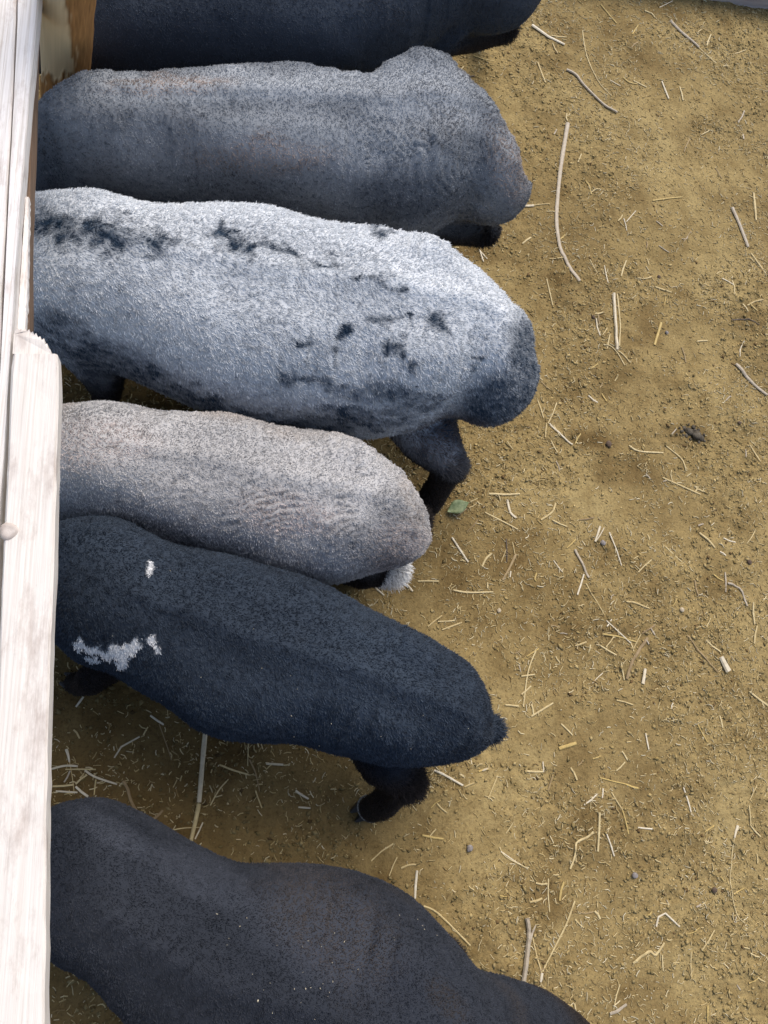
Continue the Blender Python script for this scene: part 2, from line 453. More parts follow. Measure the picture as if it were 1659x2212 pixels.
M_pale, t, b = material('pale_coronet_hair', .9, .1)
v = mapped(t, (400, 400, 400)); g = tex_noise(t, v, 1, 3); r = ramp(t, [(.3, (.12, .11, .10)), (.6, (.30, .29, .27))])
t.links.new(g.outputs[0], r.inputs[0]); t.links.new(r.outputs[0], b.inputs['Base Color'])
M_eye, t, b = material('sheep_eye', .1, .6)
v = mapped(t, (80, 80, 80)); g = tex_noise(t, v, 1, 2); r = ramp(t, [(.3, (.02, .014, .008)), (.7, (.05, .033, .015))])
t.links.new(g.outputs[0], r.inputs[0]); t.links.new(r.outputs[0], b.inputs['Base Color'])

def loft(rows, nside=32):
    """rows: centre(3, z unused), lateral unit(3), half width, z top, z widest, z bottom -> closed shell"""
    V, F = [], []
    for (c, lat, hw, zt, zw, zb) in rows:
        for k in range(nside):
            th = 2*math.pi*k/nside; co, si = math.cos(th), math.sin(th)
            x = hw*math.copysign(abs(co)**.86, co)
            z = zw + (zt-zw)*abs(si)**.92 if si >= 0 else zw-(zw-zb)*abs(si)**.9
            V.append((c[0]+lat[0]*x, c[1]+lat[1]*x, z))
    k = nside
    for i in range(len(rows)-1):
        for j in range(k):
            j2 = (j+1) % k; F.append((i*k+j, i*k+j2, (i+1)*k+j2, (i+1)*k+j))
    F.append(tuple(range(k-1, -1, -1))); F.append(tuple(range((len(rows)-1)*k, len(rows)*k)))
    return V, F

def ellipsoid(c, r, R=None, nu=12, nv=8):
    V, F = [], []
    for i in range(nv+1):
        ph = math.pi*i/nv
        for k in range(nu):
            th = 2*math.pi*k/nu; p = Vector((r[0]*math.sin(ph)*math.cos(th), r[1]*math.sin(ph)*math.sin(th), r[2]*math.cos(ph)))
            if R: p = R @ p
            V.append(Vector(c)+p)
    for i in range(nv):
        for k in range(nu):
            k2 = (k+1) % nu; F.append((i*nu+k, (i+1)*nu+k, (i+1)*nu+k2, i*nu+k2))
    return V, F

def hoof_mesh(p, fwd, size):
    """two claws, pointed forward, flat below"""
    j = Join(); fwd = Vector((fwd[0], fwd[1], 0)).normalized(); side = Vector((-fwd.y, fwd.x, 0))
    for s_ in (-1, 1):
        V, F = [], []
        for (x, hw, z) in ((-.9, .30, .05), (-.3, .42, .0), (.45, .40, .0), (1.25, .12, .0), ):
            for (yy, zz) in ((-hw, 0), (hw, 0), (hw*.8, 1), (-hw*.8, 1)):
                top = (1.15-.42*(x+.9)/2.15)
                V.append(p + fwd*(x*size) + side*((yy+s_*.43)*size) + Vector((0, 0, (z+zz*top)*size)))
        for i in range(3):
            for k in range(4):
                k2 = (k+1) % 4; F.append((i*4+k, i*4+k2, (i+1)*4+k2, (i+1)*4+k))
        F += [(3, 2, 1, 0), (12, 13, 14, 15)]
        j.add(V, F)
    return j

def sample_tris(V, T, N, weight):
    a, b_, c_ = V[T[:, 0]], V[T[:, 1]], V[T[:, 2]]
    ar = .5*np.linalg.norm(np.cross(b_-a, c_-a), axis=1)*weight
    cum = np.cumsum(ar)/ar.sum(); idx = np.searchsorted(cum, RNG.random(N)); idx = np.clip(idx, 0, len(T)-1)
    r1, r2 = RNG.random(N), RNG.random(N); s_ = np.sqrt(r1)
    bc = np.stack([1-s_, s_*(1-r2), s_*r2], 1)
    return idx, bc

def ellipse_mask(q, items, e0=.55, e1=1.35):
    """union of soft tilted ellipses (cx, cy, rx, ry, degrees): 1 inside"""
    m_ = np.zeros(len(q))
    for (cx, cy, rx, ry, dg) in items:
        a_ = math.radians(dg); dx, dy = q[:, 0]-cx, q[:, 1]-cy
        X_, Y_ = (dx*math.cos(a_)+dy*math.sin(a_))/rx, (-dx*math.sin(a_)+dy*math.cos(a_))/ry
        m_ = np.maximum(m_, 1-sstep(e0, e1, np.sqrt(X_*X_+Y_*Y_)))
    return m_

def build_sheep(spec):
    label = spec['label']
    pr = spec['pairs']; zU, zL = spec['zU'], spec['zL']; H = spec['height']
    ctl = []
    for i, (ux, uy, lx, ly) in enumerate(pr):
        U, Lp = at(ux, uy, zU), at(lx, ly, zL); ctl.append((U.x, U.y, Lp.x, Lp.y))
    S = catmull(ctl, 5); m_ = len(S)
    C = (S[:, :2]+S[:, 2:])/2; D = S[:, :2]-S[:, 2:]; HW = np.linalg.norm(D, axis=1)/2; LAT = D/np.maximum(HW[:, None]*2, 1e-6)
    arc = np.r_[0, np.cumsum(np.linalg.norm(np.diff(C, axis=0), axis=1))]; u = arc/arc[-1]
    prof = spec.get('profile') or [(0, .93, .46), (.12, 1.0, .42), (.3, .985, .38), (.55, .975, .37), (.78, 1.0, .44), (.88, .97, .5), (.95, .88, .55), (1, .74, .62)]
    pu, pt, pb = zip(*prof)
    rows = []
    front = Vector((*(C[0]-C[3]), 0)).normalized()
    # neck and head, lowered under the boards to feed
    latn = Vector((-front.y, front.x, 0)); latn = latn if latn.dot(Vector((*LAT[0], 0))) > 0 else -latn
    c0 = Vector((*C[0], 0)); hw0 = HW[0]
    for (dd, hw, zt, zw, zb) in reversed([(.05, min(hw0*.78, .13), .86*H, .62*H, .42*H), (.13, .095, .76*H, .58*H, .40*H), (.23, .082, .70*H, .54*H, .36*H), (.30, .074, .62*H, .47*H, .31*H),
                                 (.36, .068, .55*H, .40*H, .26*H), (.42, .052, .46*H, .33*H, .22*H), (.47, .040, .37*H, .27*H, .18*H), (.51, .024, .28*H, .22*H, .15*H)]):
        rows.append((c0+front*dd, latn, hw, zt, zw, zb))
    for i in range(m_):
        zt, zb = np.interp(u[i], pu, pt)*H, np.interp(u[i], pu, pb)*H
        zw = zb+(zt-zb)*.50
        rows.append((Vector((*C[i], 0)), Vector((*LAT[i], 0)), HW[i], zt, zw, zb))
    J = Join(); J.add(*loft(rows))
    hooves = []; LS = spec.get('legs', 1.0)
    rear = Vector((*(C[-1]-C[-8]), 0)).normalized()
    def idx(f): return int(np.argmin(abs(u-f)))
    def leg(path, radii):
        J.add(*tube(path, radii, 10, 1.0, up=(0.3, .2, .1)))
    # hind legs: thigh - stifle - hock - fetlock - hoof
    i = idx(spec.get('hip', .86)); c_ = Vector((*C[i], 0)); lat = Vector((*LAT[i], 0)); hw = HW[i]; back = Vector((*(C[i]-C[i-6]), 0)).normalized()
    for sgn in (-1, 1):
        hk = spec.get('hock') if sgn == -1 else None
        hoofp = None
        if hk:
            hock = at(hk[0], hk[1], .26*H/.6); fet = at(hk[2], hk[3], .09); toe = at(hk[4], hk[5], .045)
        else:
            hock = c_+lat*sgn*(hw*.62)+back*.10; hock.z = .26*H/.6
            fet = hock-back*.035; fet.z = .09; toe = fet-back*.03; toe.z = .045
        hip = c_+lat*sgn*hw*.40; hip.z = .68*H
        stifle = c_+lat*sgn*hw*.60-back*.10; stifle.z = .50*H
        mid_ = (stifle+hock)/2+back*.02
        leg([hip, stifle, mid_, hock, hock*.55+fet*.45, fet, toe], [min(.11, hw*.55), min(.09, hw*.48), .055*LS, .032*LS, .024*LS, .027*LS, .030])
        # heel point of the hock
        hp = hock+back*.018+Vector((0, 0, .012)); J.add(*ellipsoid(hp, (.022, .022, .032)))
        fw = (toe-fet); fw.z = 0
        if fw.length < .005: fw = -back
        hooves.append((Vector((toe.x, toe.y, .003)), fw.normalized(), (hk or (0,))[-1] == 'ring'))
        if sgn == -1: spec['_hock'] = hock.copy()
        spec.setdefault('_hocks', []).append(hock.copy())
    # fore legs
    i = idx(spec.get('shoulder', .10)); c_ = Vector((*C[i], 0)); lat = Vector((*LAT[i], 0)); hw = HW[i]; fwd = Vector((*(C[i]-C[i+4]), 0)).normalized()
    for sgn in (-1, 1):
        sh = c_+lat*sgn*hw*(.45 if sgn < 0 else .36)+fwd*.02; sh.z = .60*H
        el = c_+lat*sgn*hw*(.62 if sgn < 0 else .36)-fwd*.03; el.z = .46*H
        fk = spec.get('fore') if sgn == -1 else None
        if fk: kn = at(fk[0], fk[1], .25*H/.6); ft = at(fk[2], fk[3], .08)
        else:
            kn = c_+lat*sgn*hw*(.62 if sgn < 0 else .36)+fwd*.02; kn.z = .25*H/.6; ft = kn.copy(); ft.z = .08
        toe = ft+fwd*.025; toe.z = .045
        leg([sh, el, kn, kn*.5+ft*.5, ft, toe], [min(.085, hw*.45), min(.062, hw*.4), .032, .022, .024, .027])
        hooves.append((Vector((toe.x, toe.y, .003)), fwd, False))
    # tail
    if spec.get('tail'):
        e = Vector((*C[-1], 0)); tz = .62*H
        leg([e-rear*.05+Vector((0, 0, .68*H)), e+rear*.015+Vector((0, 0, .66*H)), e+rear*.028+Vector((0, 0, .50*H)), e+rear*.022+Vector((0, 0, .36*H))], [.035, .024, .018, .010])
    # ears
    hd = c0+front*.335
    for sgn in (-1, 1):
        p0 = hd+latn*sgn*.05+Vector((0, 0, .55*H)); p1 = hd+latn*sgn*.12-front*.02+Vector((0, 0, .52*H)); p2 = hd+latn*sgn*.155-front*.03+Vector((0, 0, .46*H))
        J.add(*tube([p0, p1, p2], [.016, .028, .009], 8, .45))
    tmp = bpy.data.objects.new('tmp', make_mesh('tmp', np.array(J.V), J.F)); COL.objects.link(tmp)
    rm = tmp.modifiers.new('r', 'REMESH'); rm.mode = 'VOXEL'; rm.voxel_size = .0075
    sm = tmp.modifiers.new('s', 'SMOOTH'); sm.factor = .5; sm.iterations = 9
    bpy.context.view_layer.update()
    dg = bpy.context.evaluated_depsgraph_get()
    me = bpy.data.meshes.new_from_object(tmp.evaluated_get(dg)); bpy.data.objects.remove(tmp)
    me.name = 'sheep'
    nv = len(me.vertices); V = np.empty(nv*3, np.float32); me.vertices.foreach_get('co', V); V = V.reshape(-1, 3).astype(float)
    N = np.empty(nv*3, np.float32); me.vertices.foreach_get('normal', N); N = N.reshape(-1, 3).astype(float)
    # flesh and skin relief: soft muscle swells, ribs, fine skin folds
    dsp = (fbm(V, 7, 2, spec['seed'])-.5)*.020
    q = picture(V)
    if spec.get('folds'):
        fx, fy, fr, fa, amp = spec['folds']
        a_ = math.radians(fa); wob = 95*(fbm(V, 11, 3, 3)-.5)
        ph = ((q[:, 0]-fx)*math.cos(a_)+(q[:, 1]-fy)*math.sin(a_)+wob)/ (15.0)
        env = np.exp(-(((q[:, 0]-fx)/fr)**2+((q[:, 1]-fy)/(fr*.8))**2))*sstep(.42, .62, noise(V, 24, 8))
        dsp = dsp + amp*np.sin(ph*2*math.pi)*env
    # bones under the skin: spine, hips, pin bones, shoulder blades, hollow flanks
    near = np.argmin(((V[:, None, :2]-C[None, ::2, :])**2).sum(2), 1)*2
    tt_ = u[near]/spec.get('hip', .86)*.86; sx = ((V[:, :2]-C[near])*LAT[near]).sum(1)/np.maximum(HW[near], .03); ax_ = np.abs(sx)
    ok_ = (N[:, 2] > -.1) & (V[:, 2] > .30); bone = np.zeros(nv)
    gs = lambda t0, s0, ta, sa, a: a*np.exp(-((tt_-t0)/ta)**2-((ax_-s0)/sa)**2)
    bone += .010*np.exp(-(ax_/.10)**2)*sstep(.08, .2, tt_)*(1-sstep(.9, 1., tt_)) - .006*np.exp(-((ax_-.30)/.14)**2)*sstep(.2, .35, tt_)*(1-sstep(.75, .85, tt_))
    bone += gs(.76, .60, .05, .22, .020) + gs(.96, .35, .035, .2, .010) - gs(.64, .66, .06, .26, .018) - gs(.87, .52, .05, .25, .008)
    bone += gs(.10, .50, .07, .26, .008) - gs(.23, .6, .05, .3, .009) + gs(.42, .85, .12, .3, .008)
    dsp = dsp + bone*ok_*spec.get('bony', 1.0)
    dsp[V[:, 2] < .3] *= .2
    V = V + N*dsp[:, None]
    me.vertices.foreach_set('co', V.astype(np.float32).ravel()); me.update()
    me.polygons.foreach_set('use_smooth', np.ones(len(me.polygons), dtype=bool))
    me.vertices.foreach_get('normal', nn := np.empty(nv*3, np.float32)); N = nn.reshape(-1, 3).astype(float)
    me.calc_loop_triangles(); T = np.empty(len(me.loop_triangles)*3, np.int32); me.loop_triangles.foreach_get('vertices', T); T = T.reshape(-1, 3)
    origin = Vector((*C[m_//2], 0.0))
    body = link('sheep', me, M_skin, label=label, cat='sheep', group='sheep feeding side by side at the fence')
    base = spec['skin'](V, picture(V)); lg = sstep(.37, .28, V[:, 2])[:, None]; base = base*(1-lg)+np.array([.012, .010, .010])[None]*lg
    ca_ = me.attributes.new('fleece_color', 'FLOAT_COLOR', 'POINT')
    ca_.data.foreach_set('color', np.concatenate([base, np.ones((nv, 1))], 1).astype(np.float32).ravel())
    me.transform(Matrix.Translation(-origin)); body.location = origin
    inv = Matrix.Translation(-origin)
    # ---- fleece
    tz = V[T].mean(1)[:, 2]; tn = N[T].mean(1)[:, 2]
    wgt = np.where((tz < .12) | (tn < -.45), .25, 1.0); wgt = np.where(V[T].mean(1)[:, 0] < at(20, 1100, .5).x, .35, wgt)
    NH = spec['hairs']
    ti, bc = sample_tris(V, T, NH, wgt)
    P0 = (V[T[ti]]*bc[:, :, None]).sum(1); NN = (N[T[ti]]*bc[:, :, None]).sum(1); NN /= np.linalg.norm(NN, axis=1)[:, None]
    ok = P0[:, 2] > .05; P0, NN = P0[ok], NN[ok]; k_ = len(P0)
    q = picture(P0)
    axis_dir = np.array([*(C[-1]-C[0]), 0]); axis_dir /= np.linalg.norm(axis_dir)
    flow = axis_dir[None]*spec.get('flow', .8) + np.array([0, 0, -1.0])[None]*.9
    sw = fbm(P0, 6, 2, spec['seed']+5)-.5
    flow = flow + np.stack([sw*0, sw*1.6, sw*0], 1)
    flow = flow - NN*(flow*NN).sum(1)[:, None]; flow /= np.maximum(np.linalg.norm(flow, axis=1)[:, None], .15)
    cl = np.stack([noise(P0, 160, 51+j)-.5 for j in range(3)], 1)                   # small locks lean together
    rnd = RNG.normal(0, spec['messy'], (k_, 3))
    Dr = NN*spec['lift'] + flow*(1-spec['lift']) + rnd + cl*spec['lock']
    Dr = Dr - NN*np.minimum((Dr*NN).sum(1)-.12, 0)[:, None]
    Dr /= np.linalg.norm(Dr, axis=1)[:, None]
    Ln = spec['length']*RNG.uniform(.55, 1.25, k_)
    Ln = np.where(P0[:, 2] < .3, np.minimum(Ln, .008), Ln)
    tuft = np.zeros(k_)
    for h_ in spec['_hocks']:
        dh = np.linalg.norm(P0-np.array(h_+Vector((0, 0, .01))), axis=1); tuft = np.maximum(tuft, 1-sstep(.02, .055, dh))
    Ln = np.where(tuft > 0, np.maximum(Ln, .006+(.026 if LS > 1 or spec.get('white_hock') else .014)*tuft*RNG.uniform(.5, 1.2, k_)), Ln)
    if spec.get('tail'):
        e = np.array([C[-1][0], C[-1][1], .55*H])+np.array(rear)*.03; dt = np.linalg.norm((P0-e)*np.array([1, 1, .35]), axis=1); tt = 1-sstep(.015, .05, dt)
        Ln = np.where(tt > .1, Ln+.026*tt*RNG.random(k_), Ln)
    Dt = NN*(spec['lift']*.45) + flow*(1.1-spec['lift']*.45) + rnd*1.2 + cl*spec['lock']
    Dt /= np.linalg.norm(Dt, axis=1)[:, None]
    P1 = P0+Dr*(Ln*.5)[:, None]; P2 = P1+Dt*(Ln*.5)[:, None]
    PTS = np.stack([P0-NN*.001, P1, P2], 1)-np.array(origin)
    col = spec['hair'](P0, q, k_)
    lg = sstep(.37, .28, P0[:, 2])[:, None]; col = col*(1-lg)+np.array([.030, .023, .020])[None]*lg*RNG.uniform(.6, 1.3, (k_, 1))
    if spec.get('shank'):
        sk = (sstep(.50, .42, P0[:, 2])*(1-lg[:, 0])*(1-sstep(.10, .24, np.linalg.norm(P0-np.array(spec['_hock']), axis=1))))[:, None]; col = col*(1-sk)+np.array(spec['shank'])[None]*sk*RNG.uniform(.5, 1.4, (k_, 1))
    if spec.get('white_hock'):
        dh = np.linalg.norm(P0-np.array(spec['_hock']), axis=1); col[dh < .048] = np.array([.86, .85, .82])
    else:
        col = col*(1-.6*tuft)[:, None] + np.array([.012, .011, .012])[None]*(.6*tuft)[:, None]
    cu = bpy.data.hair_curves.new('fleece'); cu.add_curves([3]*k_)
    cu.attributes['position'].data.foreach_set('vector', PTS.astype(np.float32).ravel())
    ra = cu.attributes.get('radius') or cu.attributes.new('radius', 'FLOAT', 'POINT')
    rr = spec['radius']*RNG.uniform(.7, 1.3, k_)
    ra.data.foreach_set('value', np.stack([rr, rr*.8, rr*.25], 1).astype(np.float32).ravel())
    ac = cu.attributes.new('fleece_color', 'FLOAT_COLOR', 'CURVE')
    ac.data.foreach_set('color', np.concatenate([col, np.ones((k_, 1))], 1).astype(np.float32).ravel())
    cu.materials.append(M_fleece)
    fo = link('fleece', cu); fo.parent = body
    if spec.get('flecks'):
        cnt, zones = spec['flecks']
        pk = np.flatnonzero(RNG.random(k_) < ellipse_mask(q, zones)*(NN[:, 2] > .1)); pk = RNG.choice(pk, min(cnt, len(pk)), replace=False)
        Vf, Ff = [], []
        for w_ in pk:
            p_ = Vector(P0[w_]+NN[w_]*spec['length']*.75); n_ = Vector(NN[w_]); a_ = n_.orthogonal().normalized(); a_.rotate(Matrix.Rotation(RNG.uniform(0, 6.28), 3, n_)); b_ = n_.cross(a_)
            l_, h_ = .0006+.0022*RNG.random()**4, .0006+.0009*RNG.random()**3; o_ = len(Vf)
            Vf += [p_+a_*l_, p_+b_*h_, p_-a_*l_, p_-b_*h_, p_+n_*.0009, p_-n_*.0006]
            Ff += [(o_+i, o_+(i+1) % 4, o_+4) for i in range(4)]+[(o_+(i+1) % 4, o_+i, o_+5) for i in range(4)]
        link('chaff_flecks', make_mesh('chaff_flecks', np.array(Vf), Ff, False), M_straw['white'], kind='stuff')
    # ---- hooves, eyes
    for (p, fw, ring) in hooves:
        hj = hoof_mesh(p, fw, .027); ho = link('hoof', make_mesh('hoof', np.array(hj.V)-np.array(origin), hj.F, False), M_hoof, parent=body)
        bv = ho.modifiers.new('bevel', 'BEVEL'); bv.width = .004; bv.segments = 2
        if ring:
            side = Vector((-fw.y, fw.x, 0)); path = [p+fw*(.016*math.cos(a_)-.004)*1.5+side*(.030*math.sin(a_))+Vector((0, 0, .036-.012*math.cos(a_))) for a_ in np.linspace(-1.9, 1.9, 14)]
            V_, F_ = tube(path, .0022, 6); link('coronet_band', make_mesh('coronet_band', np.array(V_)-np.array(origin), F_), M_pale, parent=ho, label='pale band of hair above the hoof')
    for sgn in (-1, 1):
        ep = c0+front*.385+latn*sgn*.060+Vector((0, 0, .43*H)); V_, F_ = ellipsoid(ep, (.011, .011, .011), None, 10, 6)
        link('eye', make_mesh('eye', np.array(V_)-np.array(origin), F_), M_eye, parent=body)
    return body

# ---- fleece colours (pigment patterns of each animal, with lit tones painted into some)
def roan(dark, light, amount, grain=170, seed=0, brown=None, fa=.62):
    """mixture of dark and light hairs whose share wanders over the body"""
    dark, light = np.array(dark), np.array(light)
    def hair(P, q, k):
        big = fbm(P, 4, 3, seed)-.5; mid_ = noise(P, 55, seed+3)-.5; fin = noise(P, grain, seed+7)-.5+.5*(noise(P, grain*.55, seed+9)-.5)
        a_ = amount(P, q) if callable(amount) else amount
        f = np.clip(a_+big*.5+mid_*.30+fin*fa+RNG.normal(0, .10, k), 0, 1)
        c = dark*(1-f)[:, None]+light*f[:, None]
        if brown is not None:
            bw = sstep(.5, .72, fbm(P, 6, 3, seed+40))[:, None]*.5; c = c*(1-bw)+np.array(brown)*bw*(.5+f[:, None])
        return c*RNG.uniform(.82, 1.18, (k, 1))
    def skin(P, q):
        a_ = amount(P, q) if callable(amount) else amount
        f = np.clip(a_+(fbm(P, 4, 3, seed)-.5)*.5, 0, 1)*np.ones(len(P))
        return (dark*(1-f)[:, None]+light*f[:, None])*.85
    return hair, skin

def spine_light(P, q):  # lit band along the upper back painted paler, over the coat's own blotches
    wq = q + np.stack([(fbm(P, 12, 2, 31)-.5)*60, (fbm(P, 12, 2, 32)-.5)*60], 1)
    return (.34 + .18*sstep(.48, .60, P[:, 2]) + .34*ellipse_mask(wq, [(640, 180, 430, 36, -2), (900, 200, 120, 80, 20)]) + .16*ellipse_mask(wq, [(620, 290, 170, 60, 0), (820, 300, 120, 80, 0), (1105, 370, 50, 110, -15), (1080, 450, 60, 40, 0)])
            - .20*ellipse_mask(wq, [(240, 240, 60, 40, 0), (980, 305, 120, 40, 22), (880, 420, 130, 60, 0), (100, 310, 50, 90, 0)]))
def warmed(hair, zones, tone, amount):
    # a warmer cast of the same hair in some places
    def f(P, q, k):
        c = hair(P, q, k); m_ = (amount*ellipse_mask(q + np.stack([(fbm(P, 14, 2, 41)-.5)*50]*2, 1), zones))[:, None]
        return c*(1-m_)+c.mean(1, keepdims=True)*np.array(tone)[None]*m_
    return f
h2, s2 = roan((.020, .028, .042), (.40, .42, .44), spine_light, 190, 2, (.10, .085, .075))
h2 = warmed(h2, [(360, 188, 150, 24, -2), (1090, 350, 40, 90, -20), (560, 330, 160, 40, 0)], (1.30, 1.0, .82), .8)

S3_dark = [(130, 490, 90, 40, 8), (240, 505, 110, 40, 8), (340, 525, 60, 22, 10), (510, 520, 60, 24, 14), (600, 545, 55, 18, 14), (700, 575, 40, 14, 15), (470, 495, 14, 22, 0),
           (772, 606, 26, 8, 5), (842, 612, 32, 8, 18), (950, 680, 26, 20, 0), (962, 700, 10, 22, 0), (820, 690, 36, 12, -4), (657, 730, 20, 14, 0), (750, 712, 14, 14, 40), (716, 742, 16, 12, 0),
           (854, 748, 22, 20, -40), (885, 782, 13, 11, 0), (877, 692, 8, 10, 0), (815, 492, 26, 16, 40), (1030, 780, 8, 8, 0)]
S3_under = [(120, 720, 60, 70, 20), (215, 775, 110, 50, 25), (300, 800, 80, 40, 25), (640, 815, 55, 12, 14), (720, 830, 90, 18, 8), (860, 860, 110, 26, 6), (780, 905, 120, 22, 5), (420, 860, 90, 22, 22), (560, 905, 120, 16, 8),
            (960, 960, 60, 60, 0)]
S3_rump = [(1150, 790, 52, 120, -8), (1090, 868, 112, 70, -28), (1040, 925, 90, 40, 0)]
def s3_amount(P, q):
    f = .86 + .25*ellipse_mask(q, [(420, 440, 360, 30, 3), (760, 490, 200, 40, 14), (950, 590, 170, 70, 28)])  # upper edge painted whiter, where light catches the back
    wob = (fbm(P, 30, 3, 77)-.5)
    qq = q + np.stack([wob*75, (fbm(P, 30, 3, 78)-.5)*75], 1)
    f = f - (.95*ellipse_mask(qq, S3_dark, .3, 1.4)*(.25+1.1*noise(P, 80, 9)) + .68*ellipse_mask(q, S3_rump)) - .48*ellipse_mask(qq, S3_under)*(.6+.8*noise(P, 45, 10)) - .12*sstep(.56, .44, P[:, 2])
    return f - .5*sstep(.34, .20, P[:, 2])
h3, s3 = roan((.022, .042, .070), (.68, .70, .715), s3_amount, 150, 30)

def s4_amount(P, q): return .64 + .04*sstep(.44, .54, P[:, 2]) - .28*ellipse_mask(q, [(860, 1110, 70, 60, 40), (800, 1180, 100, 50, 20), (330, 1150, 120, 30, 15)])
h4, s4 = roan((.085, .085, .092), (.66, .64, .62), s4_amount, 190, 50, (.36, .30, .25))
h4 = warmed(h4, [(620, 1110, 120, 50, 10), (860, 1190, 70, 50, -30), (200, 960, 140, 60, 0)], (1.16, .98, .90), .8)
W5 = [(x_, y_-8, 1.12*i_, 1.2*j_, g_) for x_, y_, i_, j_, g_ in [(172, 1400, 12, 10, 0), (190, 1408, 22, 6, 25), (215, 1418, 26, 6, 25), (245, 1414, 13, 15, 0), (268, 1420, 12, 20, 15), (290, 1405, 12, 18, 20), (262, 1440, 14, 8, 60), (330, 1392, 9, 10, 0), (338, 1410, 6, 10, 0), (322, 1240, 7, 18, 8), (365, 1160, 12, 4, 25), (200, 1432, 16, 4, 15)]]
hb5, sb5 = roan((.010, .0145, .023), (.074, .100, .138), .36, 170, 60, fa=.40)
def h5(P, q, k):
    c = hb5(P, q, k); qq = q+np.stack([(noise(P, 130, 5)-.5)*13, (noise(P, 130, 6)-.5)*13], 1)
    m_ = (RNG.random(k) < sstep(.12, .62, ellipse_mask(qq, W5)))*RNG.uniform(.7, 1, k); return c*(1-m_)[:, None]+np.array([.80, .80, .80])*m_[:, None]
def s5(P, q):
    m_ = sstep(.25, .65, ellipse_mask(q+np.stack([(noise(P, 130, 5)-.5)*13, (noise(P, 130, 6)-.5)*13], 1), W5))[:, None]
    return sb5(P, q)*(1-m_)+.6*m_
hb6, s6 = roan((.012, .015, .021), (.064, .071, .090), lambda P, q: .30+.35*ellipse_mask(q, [(700, 2010, 190, 110, 30), (240, 1800, 110, 30, 30), (450, 1900, 150, 50, 25)]), 200, 80, (.06, .048, .04), fa=.32)  # lit areas of the back painted into the fleece as paler hair
hb6 = warmed(hb6, [(720, 2000, 170, 100, 30), (960, 2160, 60, 30, 50)], (1.22, 1.0, .88), .8)  # brown sheen painted over the lit part of the back
hb1, s1 = roan((.018, .024, .034), (.10, .122, .155), .36, 190, 100, (.06, .048, .04), fa=.4)

